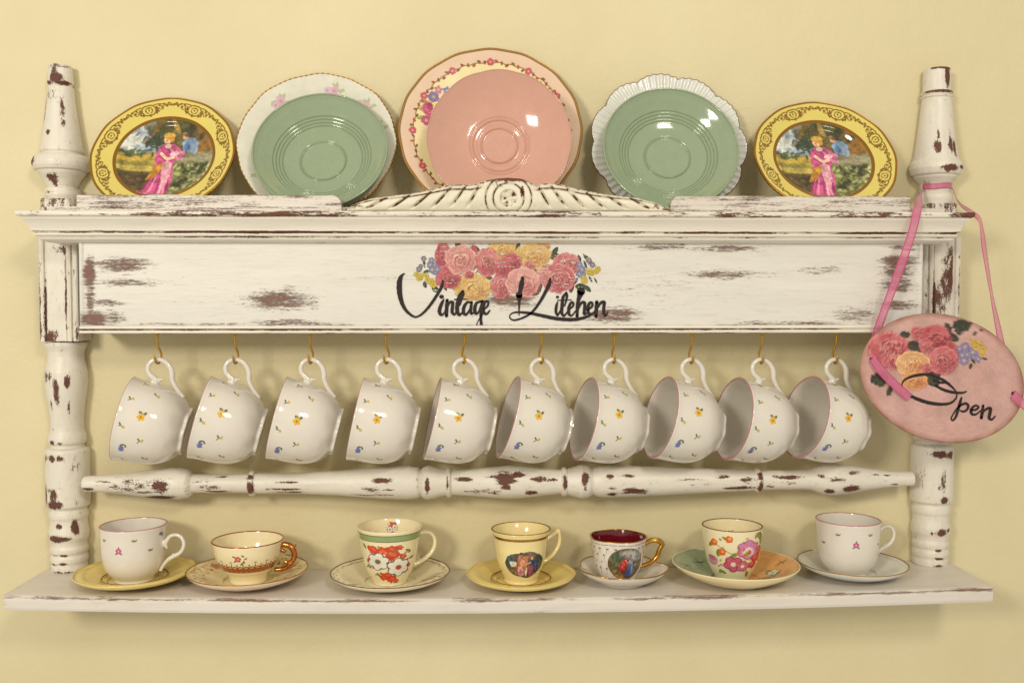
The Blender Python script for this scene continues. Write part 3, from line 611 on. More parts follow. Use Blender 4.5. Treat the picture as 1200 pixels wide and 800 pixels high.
def build_bouquet():
    X, Y, F = decal_grid(483, 705, 283, 352, .36)
    p = Paint(X, Y); A = lambda x, y: (480+x/10, 276+y/10); B = lambda x, y: (590+x/10, 276+y/10)
    def lf(q, L, w, rot): p.leaf(*q, L, w, rot, LEAF, LLT)
    for a in [(A(565, 95), 7, 3.6, 1.5), (A(775, 175), 7, 4.6, .9), (A(800, 300), 9, 3.2, 1.4), (A(690, 455), 12, 2, -.25), (A(860, 440), 9, 2.2, .4), (A(345, 550), 4.6, 4, .3), (A(405, 590), 7, 2.4, 1.1), (A(300, 628), 3.8, 3.6, .5), (A(540, 590), 6, 3.2, .3), (A(985, 620), 8.5, 5, 1.15), (A(1000, 690), 5, 2, .6), (A(760, 350), 7, 3, 1.9), (A(930, 490), 8, 2.6, .6),
              (B(165, 140), 6.5, 3, -1.2), (B(150, 200), 5, 1.8, -1.1), (B(600, 190), 7, 3.2, -1.0), (B(600, 245), 7.5, 4.6, .1), (B(380, 660), 7, 4.2, -.5), (B(430, 600), 5, 2.6, -1.2), (B(795, 600), 8, 3.6, 1.7), (B(830, 540), 6, 3, -.8), (B(905, 600), 6.5, 4.2, .1), (B(985, 620), 5.6, 2.8, .8), (B(480, 365), 12, 2.6, -.2), (B(380, 440), 8, 3, 1.2), (B(890, 265), 5, 2, 1.2), (B(950, 245), 4, 1.3, 1.2), (B(985, 260), 4, 1.6, .9), (B(1020, 510), 5, 1.5, 1.1), (B(1080, 525), 4.4, 1.2, 1.1), (B(960, 340), 6, 1.5, 1.2), (A(170, 320), 7, 1.6, 1.4), (A(180, 575), 4, 2.6, 1.3), (A(200, 420), 5, 2, -.3)]: lf(*a)
    p.rose(*A(1090, 160), 15.4, 14.3, *YEL, seed=3); p.rose(*B(430, 125), 11.0, 8.8, *ORA, seed=4); p.rose(*B(345, 240), 19.8, 14.3, *YEL, seed=5)
    p.rose(*A(740, 620), 20.9, 17.6, *YEL, seed=6)
    p.rose(*A(395, 240), 9.9, 14.9, *DEEP, seed=7); p.rose(*A(450, 490), 14.3, 13.2, *DEEP, seed=8); p.rose(*A(735, 235), 7.2, 11.0, *DEEP, seed=9)
    p.rose(*B(90, 330), 12.1, 11.6, *DEEP, seed=10); p.rose(*A(1080, 590), 12.7, 14.9, *PINK, seed=11); p.rose(*A(910, 310), 13.8, 16.0, *PINK, seed=12); p.rose(*A(1090, 385), 9.9, 9.9, *DEEP, seed=13)
    p.rose(*A(600, 285), 18.2, 17.1, *LITE, seed=14); p.rose(*A(700, 462), 5.0, 4.4, *DEEP, seed=15); p.rose(*B(310, 345), 6.1, 4.8, *PINK, seed=16)
    p.rose(*B(740, 330), 14.9, 12.7, *PINK, seed=17); p.rose(*B(640, 500), 19.8, 17.1, *PINK, seed=18); p.rose(*B(470, 455), 8.2, 8.2, *LITE, seed=19); p.rose(*B(230, 545), 19.2, 17.1, *LITE, seed=20)
    blossoms(p, [A(255, 290), A(290, 350), A(240, 345), A(300, 430), A(265, 400), A(320, 395), B(890, 340), B(920, 400), B(890, 450), B(930, 470)], (140, 142, 178), (200, 190, 150), 4.2, (100, 100, 140))
    blossoms(p, [A(130, 360), A(110, 395), A(165, 270), B(1020, 320), B(1000, 290), B(1045, 345)], (140, 130, 150), (190, 180, 120), 3.4, (90, 86, 104))
    blossoms(p, [A(80, 455), A(130, 480), A(190, 470), A(210, 520), A(250, 540), A(280, 575), A(110, 500), B(1000, 420), B(1040, 430), B(1105, 395), B(1090, 420), B(945, 510), B(950, 535)], (212, 192, 72), (180, 150, 50), 4, (150, 130, 50))
    p.c *= np.array([.82, .78, .76]); grain(p, .35, .9); p.a *= 1-1.0*((vnoise(X*.10, Y*1.1, 21)*.6+vnoise(X*.5, Y*2.4, 22)*.4) > .80); d = np.array([P(x, y, Y_PAN-.0005) for x, y in zip(X, Y)])
    ok = d[:, 2] < ZP1-.0006; p.a[~ok] = 0
    decal_mesh('rose_bouquet_print', p, F, d, PAN, M_DECAL)
build_bouquet()

# ------------------------------------------------------------------ cup hooks
HX = [184, 275, 363, 452, 544, 635, 720, 811, 893, 980]
TW = [.0, .12, .1, -.1, -.1, 0, -.2, -.15, -.2, -.25]
hooks = []
for i, x in enumerate(HX):
    top = P(x, 391, Y_HOOK); bx = top[0]; zt_ = ZP0-.0005; zu = P(x, 425.5, Y_HOOK)[2]; a = TW[i]
    L = zt_-zu; dx = .003*(1 if i < 4 else -1)
    pts = [(0, 0, 0), (.0003, 0, -.25*L), (dx*.3, .001, -.45*L), (dx, .0044, -.66*L), (dx, .0052, -.80*L), (dx*.8, .0042, -.92*L), (dx*.4, .0014, -L), (-dx*.1, -.0022, -.985*L), (-dx*.3, -.0048, -.90*L), (-dx*.4, -.0056, -.80*L), (-dx*.5, -.0060, -.72*L)]
    pts = [(p[0]*math.cos(a)-p[1]*math.sin(a), p[0]*math.sin(a)+p[1]*math.cos(a), p[2]) for p in pts]
    V, F = tube(cr(pts, 44), np.r_[np.full(41, .00125), .0012, .001, .0006], 10)
    th = np.linspace(0, 6.283, 16, endpoint=False)
    col = tube([(0, 0, .0004), (0, 0, -.0012), (0, 0, -.0022)], [.0034, .0034, .0022], 16)
    V, F = merge([(V, F), col])
    h = mesh('cup_hook', V+np.array([bx, Y_HOOK, zt_]), F, M_BRASS, rack)
    hooks.append(np.array([bx+dx*.3, Y_HOOK, zu+.0013]))

# ------------------------------------------------------------------ china builders
class Body:
    """Open vessel: outer profile rows (r, z) from foot to rim, wall thickness, optional lobes f(th, z01)."""
    def __init__(s, prof, thick=.0022, floor=.006, lob=None, n=90):
        p = cr(prof, n); p[:, 0] = np.maximum(p[:, 0], .001); s.o = p; s.h = p[-1, 1]; s.lob = lob; s.t = thick; s.floor = floor
        kk = np.argmax(p[:, 1] > floor); s.kk = kk
    def rad(s, z):
        return np.interp(z, s.o[:, 1], s.o[:, 0])
    def f(s, th, z): return 1 if s.lob is None else s.lob(th, np.asarray(z)/s.h)
    def pt(s, th, z, off=0):
        r = s.rad(z)*s.f(th, z); e = .0004; dr = (s.rad(z+e)-s.rad(z-e))/(2*e); k = 1/np.sqrt(1+dr*dr)
        return np.c_[(r+off*k)*np.cos(th), (r+off*k)*np.sin(th), z-off*k*dr]
    def build(s, name, mat, parent, seg=120, inner=None):
        o = s.o; t = s.t; i = o[o[:, 1] > s.floor].copy(); i[:, 0] -= t
        rim = np.array([(o[-1, 0]-t*.15, s.h+t*.32), (o[-1, 0]-t*.5, s.h+t*.45), (o[-1, 0]-t*.85, s.h+t*.32)])
        fl = np.array([(i[0, 0]*.93, s.floor-.0012), (i[0, 0]*.8, s.floor-.002), (i[0, 0]*.5, s.floor-.0024), (.00006, s.floor-.0024)])
        bot = np.array([(.00006, .0015), (o[0, 0]*.78, .0015), (o[0, 0]*.86, .0002), (o[0, 0]*.94, 0)])
        outer = np.vstack([bot, o, rim[:2]]); inn = np.vstack([rim[1:], i[::-1], fl])
        th = np.linspace(0, 2*np.pi, seg, endpoint=False)
        def mk(pr):
            V = []
            for r, z in pr:
                rr = r*s.f(th, min(max(z, 0), s.h)); V.append(np.c_[rr*np.cos(th), rr*np.sin(th), np.full(seg, z)])
            return np.vstack(V), gridf(len(pr), seg, cv=True)
        if inner is None:
            pr = np.vstack([bot, o, rim, i[::-1], fl]); V, F = mk(pr); mesh(name, V, F, mat, parent)
        else:
            V, F = mk(outer); mesh(name, V, F, mat, parent); V, F = mk(inn); mesh('lining', V, F, inner, parent)
    def band(s, name, z0, z1, mat, parent, off=.00025, seg=120, th0=0, th1=2*np.pi):
        th = np.linspace(th0, th1, seg); zz = np.linspace(z0, z1, 5); V = np.vstack([s.pt(th, np.full(seg, z), off) for z in zz])
        return mesh(name, V, gridf(5, seg), mat, parent)
    def rimline(s, mat, parent, r=.0006, name='rim_line', seg=120):
        th = np.linspace(0, 2*np.pi, seg, endpoint=False); rr = (s.o[-1, 0]-s.t*.5)*s.f(th, s.h)
        p = np.c_[rr*np.cos(th), rr*np.sin(th), np.full(seg, s.h+s.t*.40)]
        k = 8; b = np.linspace(0, 2*np.pi, k, endpoint=False); V = []
        for q, a in zip(p, th):
            e = np.array([math.cos(a), math.sin(a), 0])
            V.append(q+np.cos(b)[:, None]*e*(s.t*.45+r*.4)+np.sin(b)[:, None]*np.array([0, 0, r]))
        return mesh(name, np.vstack(V), gridf(seg, k, cu=True, cv=True), mat, parent)
    def decal(s, name, parent, thc, wid, z0, z1, fn, step=.00028, off=.00022, mat=None):
        rm = s.rad((z0+z1)/2); us = np.arange(-wid/2, wid/2, step); vsq = np.arange(z0, z1, step)
        U, Vv = [a.ravel() for a in np.meshgrid(us, vsq, indexing='ij')]
        p = Paint(U*1000, (Vv-(z0+z1)/2)*1000); fn(p)
        V = s.pt(thc+U/rm, Vv, off); F = gridf(len(us), len(vsq))
        return decal_mesh(name, p, F, V, parent, mat or M_PRINT)
def handle_pts(mesh_parent, pts, rad, mat, extra=(), flat=1., n=60, name='handle', seg=14):
    q = cr([(a, 0, b) for a, b in pts], n); rr = np.interp(np.linspace(0, 1, n), np.linspace(0, 1, len(rad)), rad)
    parts = [tube(q, rr, seg, flat=flat)]
    for pp_, rd in extra:
        e = cr([(a, 0, b) for a, b in pp_], 14); parts.append(tube(e, np.interp(np.linspace(0, 1, 14), np.linspace(0, 1, len(rd)), rd), 10))
    V, F = merge(parts); return mesh(name, V, F, mat, mesh_parent)

def sprig(p, x, y, s, seed, col=(206, 178, 60)):
    a = seed*1.9
    p.line([(x-s*.5*math.cos(a), y-s*.7), (x, y), (x+s*.6*math.cos(a+.4), y+s*.5)], s*.26, lin((84, 98, 60)))
    p.ell(x+s*.35*math.cos(a+2), y-s*.5, s*.42, s*.30, lin(col), rot=a)
    p.ell(x+s*.4, y+s*.35, s*.42, s*.24, lin((98, 112, 74)), rot=.7)
def flower_y(p, x, y, s, col=(224, 178, 44), mid=(190, 120, 24)):
    p.ell(x+s*1.0, y+s*.3, s*.55, s*.34, lin((96, 116, 76)), rot=1.2); p.ell(x+s*.9, y-s*.7, s*.6, s*.36, lin((96, 116, 76)), rot=-.6)
    p.floret(x, y, s, col, mid, seed=.4)
def flower_b(p, x, y, s):
    for k in (-.6, .1, .8): p.ell(x+s*k*.8, y+s*(.2-abs(k)*.3), s*.34, s*.75, lin((104, 112, 172)), rot=-k*.4)
    p.ell(x+s*1.35, y-s*.1, s*.3, s*.6, lin((88, 104, 74)), rot=.4); p.ell(x+s*1.15, y-s*.9, s*.5, s*.28, lin((88, 104, 74)), rot=.4)
def flower_p(p, x, y, s):
    p.ell(x-s*.8, y-s*.9, s*.5, s*.3, lin((98, 116, 76)), rot=.6); p.ell(x+s*.8, y-s*.9, s*.5, s*.3, lin((98, 116, 76)), rot=-.6); p.ell(x+s*.1, y+s*1.1, s*.25, s*.4, lin((98, 116, 76)))
    p.floret(x, y, s, (204, 92, 140), (232, 170, 190), seed=.3, dark=(160, 50, 100))

# tea cups that hang on the hooks
TEA = Body([(.0280, 0), (.0285, .0015), (.0281, .0032), (.0292, .0050), (.0338, .0085), (.0390, .0140), (.0434, .0210), (.0470, .0305), (.0490, .0420), (.0498, .0540), (.0501, .0640), (.0506, .0705), (.0514, .0745)], thick=.0024, floor=.0070, lob=lambda th, u: 1+.040*np.clip(1-np.abs(u-.03)/.20, 0, 1)*np.cos(8*th))
H = TEA.h
def tea_parts(parent):
    TEA.build('cup_body', M_WHITE, parent)
    TEA.rimline(M_PINKLINE, parent, .00040)
    R0 = .0500
    handle_pts(parent, [(R0-.003, H-.0245), (R0+.003, H-.0238), (R0+.0065, H-.0185), (R0+.0105, H-.0135), (R0+.0175, H-.0115), (R0+.0245, H-.0145), (R0+.0282, H-.0215), (R0+.0268, H-.0300), (R0+.0215, H-.0370), (R0+.0150, H-.0405), (R0+.0080, H-.0425), (R0+.0010, H-.0475), (R0-.0065, H-.0550), (R0-.0110, H-.0600)],
        [.0044, .0038, .0031, .0028, .0028, .0028, .0029, .0030, .0033, .0035, .0030, .0028, .0030, .0034], M_WHITE,
        extra=[([(R0+.003, H-.0235), (R0+.0045, H-.029), (R0+.0065, H-.0325)], [.0032, .0026, .0008]), ([(R0-.001, H-.020), (R0+.002, H-.024), (R0+.001, H-.029)], [.003, .0040, .002]), ([(R0+.0215, H-.0365), (R0+.0195, H-.0405), (R0+.0190, H-.0428)], [.0028, .0022, .0008]), ([(R0+.0085, H-.0140), (R0+.009, H-.0115)], [.0026, .001])])
    zc_ = (.008+.074)/2; at = lambda deg, s: (deg/57.3*TEA.rad(H-s)*1000*.93, (H-s-zc_)*1000)
    def big(p): u, v = at(16, .026); flower_y(p, u, v, 5.0)
    def blue(p): u, v = at(-37, .012); flower_b(p, u, v, 4.6)
    def small(p):
        for k, (d_, s_) in enumerate(((38, .009), (56, .034), (-1, .0075), (-19, .031), (-54, .038), (-66, .014), (75, .017))): u, v = at(d_, s_); sprig(p, u, v, 5.0, k+2)
    for nm, fn in (('yellow_flower_print', big), ('blue_flower_print', blue), ('sprig_print', small)):
        o = TEA.decal(nm, parent, -math.pi/2, .150, .008, .074, fn, step=.00036)
        if nm == 'sprig_print': o['kind'] = 'stuff'
    o = TEA.decal('sprig_print', parent, math.pi/2, .150, .008, .074, lambda p: (p.x.__imul__(-1), small(p), big(p), blue(p)), step=.0006); o['kind'] = 'stuff'
proto = None
ORD = ['the last hook, farthest from the pink oval sign']+['the %s hook from the pink oval sign' % k for k in ('ninth', 'eighth', 'seventh', 'sixth', 'fifth', 'fourth', 'third', 'second')]+['the hook beside the pink oval sign']
PSI = [8, 9, 6, 4, 6, 8, 11, 11, 11, 12]; TAU = [14, 16, 14.5, 12.5, 13, 15.5, 12.5, 14.5, 12, 15]
hp = (.0500+.0282-.0002, H-.0215)        # top of the handle loop
kids = []
for i in range(10):
    ps_, ta = R_(PSI[i]), R_(TAU[i])
    ez = np.array([-math.cos(ta)*math.cos(ps_), -math.cos(ta)*math.sin(ps_), math.sin(ta)]); ex = np.array([math.sin(ta)*math.cos(ps_), math.sin(ta)*math.sin(ps_), math.cos(ta)]); ey = np.cross(ez, ex)
    Rm = np.c_[ex, ey, ez]; inn = np.array([hp[0]-.0029, 0, hp[1]])
    org = hooks[i]+np.array([0, 0, .0003])-Rm@inn
    M = Matrix([[*Rm[k], org[k]] for k in range(3)]+[[0, 0, 0, 1]])
    t = thing('hanging_teacup', 'white flowered teacup hanging on '+ORD[i], 'teacup', group='teacups hanging from the hooks', M=M)
    if i == 0: tea_parts(t); kids = list(t.children)
    else:
        for k in kids:
            c = k.copy(); C.objects.link(c); c.parent = t
            if 'print' in k.name: c.rotation_euler.z = (((i*37+11) % 17)/17-.5)*.22

# ------------------------------------------------------------------ saucers and cups on the shelf
Y_CUP = -.064
def saucer(name, label, cx, R, hgt, mat, wob=0, nl=0, painter=None, foot=.40, yc=Y_CUP, edge=None, deep=.0, well=.36, lobn=None, lift=0.0, cat='saucer', zrot=0.0, edge_r=.0006):
    X = P(cx, 680, yc)[0]; z0 = float(shelf_z(X))+.0003
    t = thing(name, label, cat, (X, yc, z0))
    t.rotation_euler.z = zrot
    a = [(0.0006, .0034), (R*well*.8, .0034), (R*well, .0036), (R*(well+.02), .0054), (R*(well+.07), .0058), (R*.62, .0058+hgt*.18), (R*.82, .0058+hgt*.52), (R*.95, hgt*.90), (R, hgt)]
    top = cr(a, 70); und = cr([(R*1.0, hgt-.0012), (R*.93, hgt*.82-.0022), (R*.75, hgt*.42-.0006), (R*.55, .0026), (R*(foot+.03), .0014), (R*foot, .0), (R*(foot-.04), 0), (R*(foot-.06), .0012), (.00006, .0014)], 40)
    pr = np.vstack([top, [(R+.0005, hgt-.0004)], und]); seg = 180 if painter is None else 420
    if painter is not None:
        pr = np.vstack([cr(top, 150), pr[70:]])
    th = np.linspace(0, 2*np.pi, seg, endpoint=False); V = []; lb = lobn or (lambda th: 1+wob*np.cos(nl*th))
    L = lb(th)
    for k, (r, z) in enumerate(pr):
        u = np.clip((r/R-.45)/.55, 0, 1); f = 1+(L-1)*u; V.append(np.c_[r*f*np.cos(th), r*f*np.sin(th), z+(L-1)*R*u*deep])
    V = np.vstack(V); F = gridf(len(pr), seg, cv=True)
    if painter is None: mesh('saucer_body', V, F, mat, t)
    else:
        p = Paint(V[:, 0]/R, V[:, 1]/R, lin((235, 225, 190))); painter(p)
        back = np.arange(len(V)) >= seg*150; bcol = getattr(p, 'back', None)
        if bcol is not None: p.c[back] = bcol; p.m[back] = 0
        mesh('saucer_body', V, F, M_PRINT, t, attrs={'metal': p.m}, col=p.c)
    if edge is not None:
        rr = R*L; pth = np.c_[rr*np.cos(th), rr*np.sin(th), np.full(seg, hgt)+(L-1)*R*deep]; b = np.linspace(0, 2*np.pi, 6, endpoint=False)
        VV = np.vstack([q+np.cos(b)[:, None]*np.array([math.cos(a_), math.sin(a_), 0])*.0008+np.sin(b)[:, None]*np.array([0, 0, edge_r]) for q, a_ in zip(pth, th)])
        mesh('rim_line', VV, gridf(seg, 6, cu=True, cv=True), edge, t)
    t['_top'] = .0034
    return t, X, z0+.0037
def mm(px, Y=Y_CUP): return px*(1.2079+Y)/FPX
def cup(name, label, X, z, rotz, yc=Y_CUP):
    t = thing(name, label, 'cup', (X, yc, z)); t.rotation_euler.z = rotz; return t
FRONT = -math.pi/2                        # towards the camera

# the two white coffee cups with the same scroll handle
COF = Body([(.0225, 0), (.0230, .0012), (.0228, .0030), (.0262, .0065), (.0308, .0120), (.0342, .0195), (.0362, .0290), (.0372, .0400), (.0377, .0510), (.0383, .0600), (.0391, .0665)], thick=.0022, floor=.008)
def coffee(t, rot):
    hc = COF.h; COF.build('cup_body', M_WHITE, t); COF.rimline(M_PINKLINE, t, .0006); R0 = .0368
    handle_pts(t, [(R0-.003, hc-.0205), (R0+.003, hc-.0205), (R0+.0065, hc-.0160), (R0+.0105, hc-.0120), (R0+.0175, hc-.0105), (R0+.0235, hc-.0130), (R0+.0268, hc-.0190), (R0+.0262, hc-.0260), (R0+.0215, hc-.0325), (R0+.0140, hc-.0365), (R0+.0070, hc-.0410), (R0+.0005, hc-.0480), (R0-.0035, hc-.0545)], [.0036, .003, .0024, .0021, .0021, .0021, .0022, .0023, .0026, .0028, .0023, .0021, .0024], M_WHITE,
        extra=[([(R0+.003, hc-.020), (R0+.0045, hc-.0250), (R0+.006, hc-.0275)], [.0028, .0022, .0007]), ([(R0-.001, hc-.0175), (R0+.002, hc-.0205), (R0+.0005, hc-.0255)], [.0024, .0034, .0018]), ([(R0+.016, hc-.0355), (R0+.0125, hc-.0335)], [.0024, .0008])])
    def deco(p):
        at = lambda deg, s: (deg/57.3*COF.rad(hc-s)*1000*1.02, (hc-s-.037)*1000)
        u, v = at(-6, .0225); flower_p(p, u, v, 3.6)
        for k, (d_, s_) in enumerate(((-37, .0110), (20, .0105), (-68, .0240), (48, .0240), (-15, .0480))):
            u, v = at(d_, s_)
            if k < 4: p.line([(u-3, v+.9), (u-.9, v-1), (u+1.8, v-.5), (u+3.3, v+1.2)], [.8, 1.9, 1.9, .9], lin((104, 104, 62))); p.ell(u-.3, v+.6, 1.5, 1, lin((196, 160, 70)))
        u, v = at(69, .0080); flower_b(p, u, v, 3.2)
    COF.decal('flower_print', t, FRONT-rot, .112, .010, .064, deco, step=.0003)
def p1(x): return P(x, 680, Y_CUP)[0]

# 1 yellow wavy saucer + white cup
M_RING = flat('brown_ring', (150, 96, 36), .25)
def ysaucer(cx, R, hgt, label):
    t, X, z = saucer('yellow_saucer', label, cx, R, hgt, M_YSAUCER, wob=.007, nl=10, deep=.25, edge=M_YSAUCER, well=.44)
    th = np.linspace(0, 2*np.pi, 120, endpoint=False); b = np.linspace(0, 2*np.pi, 6, endpoint=False); rr = R*.545
    V = np.vstack([np.array([rr*math.cos(a), rr*math.sin(a), .0082])+np.cos(b)[:, None]*np.array([math.cos(a), math.sin(a), .4])*.0007+np.sin(b)[:, None]*np.array([0, 0, .0006]) for a in th])
    mesh('well_line', V, gridf(120, 6, cu=True, cv=True), M_RING, t)
    return t, X, z
t, X, z = ysaucer(158.5, mm(67), .0150, 'yellow wavy-edged saucer under white pink-flowered cup, beside the post')
c = cup('coffee_cup', 'white cup with small pink flower standing on a yellow saucer', p1(157.5), z, R_(-8)); coffee(c, R_(-8))

# 2 cream saucer and low cream cup with gilt scrolls
def scrolls(p, r0, r1, n, col, metal=.6, w=.012):
    for k in range(n):
        a = k/n*6.283; m = (r0+r1)/2; h_ = (r1-r0)/2
        pol = lambda rr, aa: (rr*math.cos(aa), rr*math.sin(aa)); da = 6.283/n
        p.line([pol(m+h_*.7*math.sin(e*2*np.pi), a+da*e) for e in np.linspace(0, 1, 15)], w, col, metal=metal)
        for s in (-1, 1):
            b = a+da*(.25 if s > 0 else .75)
            p.line([pol(m+s*h_*.6+h_*.28*math.cos(e), b+da*.16*math.sin(e)) for e in np.linspace(0, 5, 11)], w*.8, col, metal=metal)
            p.ell(*pol(m-s*h_*.5, b), h_*.22, h_*.22, col, metal=metal)
            p.ell(*pol(m-s*h_*.1, b+da*.1), h_*.18, h_*.1, col, rot=b, metal=metal)
def cream_scroll(p):
    p.c[:] = lin((236, 218, 168)); p.back = lin((240, 214, 182))
    scrolls(p, .66, .93, 14, lin((176, 116, 50)), .4, .014)
    for a in (.5, 2.6, 4.6):
        p.floret(.78*math.cos(a), .78*math.sin(a), .09, (200, 110, 90), (120, 140, 80), seed=a)
    grain(p, .12, 14)
t, X, z = saucer('cream_saucer', 'cream saucer with brown gilt scrolls under the low wide cup', 290.5, mm(69), .0185, None, painter=cream_scroll, edge=M_GILT, well=.40)
LOW = Body([(.0215, 0), (.0222, .0015), (.0225, .006), (.0255, .0115), (.0290, .0150), (.0322, .0195), (.0365, .0268), (.0400, .0355), (.0420, .0440), (.0432, .0500)], thick=.0022, floor=.012)
rot = R_(-6); c = cup('low_cup', 'low wide cream cup with copper gilt scroll band and gilt handle', p1(291), z, rot)
LOW.build('cup_body', M_CREAM, c); LOW.rimline(M_COPPER, c, .0007)
def lowdeco(p):
    g = lin((176, 104, 40))
    for k in range(-9, 10):
        x = k*7.2
        p.line([(x+3.6*math.cos(e)*.9, -7.5+3.4*math.sin(e)) for e in np.linspace(-.6, 5.2, 15)], 1.5, g, metal=.6)
        p.line([(x-3.6, -4), (x-1.5, -9.5), (x+1.5, -9.5), (x+3.6, -4)], .9, g, metal=.7)
        p.ell(x, -8, 2.2, 2.2, g, metal=.5); p.ell(x+3.6, -10.8, 2.6, 1.6, g, metal=.5); p.ell(x+1.8, -5, 1.3, 1.0, g, metal=.5); p.ell(x-1.8, -5, 1.3, 1.0, g, metal=.5); p.ell(x+3.6, -2.4, .9, 1.6, g, metal=.7)
        p.line([(x-3.6, -12.4), (x+3.6, -12.4)], 1.4, g, metal=.7)
        if k % 2 == 0: p.line([(x+3.6, -2), (x+3.6, 2)], .7, g, metal=.7); p.ell(x+2.6, 1.4, 1, .6, g, rot=.7, metal=.6); p.ell(x+4.6, 1.4, 1, .6, g, rot=-.7, metal=.6)
    for (dx, dy, cl) in ((-6, 9, 0), (0, 6, 0), (4, 10, 0), (5, 2.5, 0), (-5, 3.5, 0), (7, 6.5, 0), (2, -.5, 0)): p.leaf(dx, dy, 2.3, 1.1, dx*.5+dy, (58, 100, 62), (110, 140, 90))
    p.floret(-1.5, 6, 3.6, (206, 98, 92), (230, 180, 120), seed=.2, dark=(150, 50, 50))
LOW.decal('gilt_print', c, FRONT-rot, .110, .014, .048, lowdeco, step=.00032)
hl = LOW.h
handle_pts(c, [(.0385, hl-.008), (.0445, hl-.0045), (.0520, hl-.0060), (.0565, hl-.0110), (.0580, hl-.0180), (.0555, hl-.0240), (.0500, hl-.0265), (.0455, hl-.0245)], [.0028, .0034, .0036, .0036, .0034, .0032, .0028, .0018], M_COPPER,
    extra=[([(.0535, hl-.0255), (.0500, hl-.0310), (.0430, hl-.0345), (.0335, hl-.0355)], [.0030, .0030, .0028, .0028]), ([(.0420, hl-.0110), (.0450, hl-.0130), (.0480, hl-.0120)], [.0025, .0022, .001]), ([(.0560, hl-.0080), (.0600, hl-.0045)], [.003, .001])], name='gilt_handle')

# 3 pale saucer with flower spray, cup with green band
def spray_saucer(p):
    p.c[:] = lin((236, 226, 192)); p.back = lin((238, 224, 186))
    scrolls(p, .88, .96, 26, lin((172, 150, 104)), .1, .012)
    for a in (-.35, 1.9, 4.1):
        x, y = .70*math.cos(a), .70*math.sin(a)
        for k in range(7): p.leaf(x+.16*math.cos(k), y+.16*math.sin(k*1.3), .08, .035, k*1.1, (126, 146, 88), (170, 180, 120))
        p.rose(x, y, .12, .12, (182, 84, 110), (226, 160, 170), (120, 40, 70), seed=3); p.floret(x+.16*math.cos(a+1.6), y+.16*math.sin(a+1.6), .08, (236, 226, 180), (210, 180, 60), seed=1, dark=(150, 150, 110))
t, X, z = saucer('floral_saucer', 'pale cream saucer with pink flower spray under the green-banded cup', 457.5, mm(69.5), .0165, None, painter=spray_saucer, edge=M_BROWNLINE, well=.42, wob=.004, nl=14)
GRB = Body([(.0205, 0), (.0210, .0025), (.0240, .008), (.0282, .016), (.0316, .026), (.0340, .038), (.0356, .049), (.0372, .0580), (.0384, .0635), (.0398, .0680)], thick=.0020, floor=.006)
rot = R_(18); c = cup('flower_cup', 'cream cup with green rim band and red and white blossoms', p1(457), z, rot)
GRB.build('cup_body', M_CREAM, c); GRB.rimline(M_CREAM, c, .0005); M_GBAND = china('green_band', (140, 164, 106)); GRB.band('rim_band', .0577, .0643, M_GBAND, c)
GRB.band('band_line', .0643, .0651, M_BROWNLINE, c); GRB.band('band_line', .0570, .0577, M_BROWNLINE, c)
def redflowers(p, k=1., dark=(70, 70, 60)):
    
    for x, y, r in ((-10, 14, 4.5), (-3, 13, 5), (3, 14, 5), (4, 9, 6), (9, 16, 3), (12, 7, 3.2), (-15, 2, 3), (15, -8, 3.6), (-3, -14, 5), (4, -16, 5), (0, -12, 4), (18, -3, 2.5), (9, -19, 3), (-13, 15, 2.4)):
        p.ell(x*k, y*k, r*k, r*k*.8, lin((206, 62, 28)), wob=.2, seed=x, rot=x); p.ell(x*k+.8, y*k+.5, r*k*.5, r*k*.3, lin((228, 104, 56)), rot=x*.7, al=.8)
    for x, y in ((-18, 16), (16, 12), (20, 4), (-8, -12), (-16, -4), (8, -21), (14, 1)): p.leaf(x*k, y*k, 3*k, 1.3*k, x*.6+y, (118, 112, 62), (160, 150, 90))
    for q in range(26):
        rg = np.random.RandomState(q+50); a, d = rg.rand()*6.283, 12+9*rg.rand(); p.ell(d*math.cos(a)*k, d*.9*math.sin(a)*k, 1.5*k, 1.0*k, lin([(206, 62, 28), (120, 116, 66), (226, 120, 70), (150, 140, 90)][q % 4]), rot=a)
    for x, y, r in ((-7, 2, 8.6), (9, -4, 9)):
        p.floret(x*k, y*k, r*k, (236, 232, 216), (90, 96, 60), n=6, seed=x, dark=dark)
        for q in range(18): p.line([((x+r*.25*math.cos(q*.349))*k, (y+r*.25*math.sin(q*.349))*k), ((x+r*.8*math.cos(q*.349))*k, (y+r*.8*math.sin(q*.349))*k)], .35*k, lin((168, 162, 140)), al=.7)
        p.ell(x*k, y*k, r*k*.22, r*k*.22, lin((184, 60, 40) if x > 0 else (108, 104, 60)))
GRB.decal('flower_print', c, FRONT-rot, .078, .004, .0565, lambda p: (p.x.__itruediv__(1.28), redflowers(p, 1.24)), step=.0003)
# small spray printed inside, on the far wall
def inner_print(b, parent, thc, wid, z0, z1, fn):
    us = np.arange(-wid/2, wid/2, .0004); vq = np.arange(z0, z1, .0004); U, Vv = [a.ravel() for a in np.meshgrid(us, vq, indexing='ij')]
    p = Paint(U*1000, (Vv-(z0+z1)/2)*1000); fn(p); V = b.pt(thc+U/b.rad(z1), Vv, -b.t-.0003)
    decal_mesh('inner_print', p, gridf(len(us), len(vq))[:, ::-1], V, parent, M_PRINT)
inner_print(GRB, c, math.pi/2-rot, .034, .0485, .0655, lambda p: redflowers(p, .42))
hg = GRB.h
handle_pts(c, [(.0345, hg-.012), (.0420, hg-.0105), (.0500, hg-.0120), (.0555, hg-.0180), (.0565, hg-.0270), (.0525, hg-.0360), (.0445, hg-.0430), (.0345, hg-.0480), (.0270, hg-.0500)], [.003, .0026, .0026, .0026, .0026, .0026, .0026, .0028, .003], M_CREAM, flat=1.5)

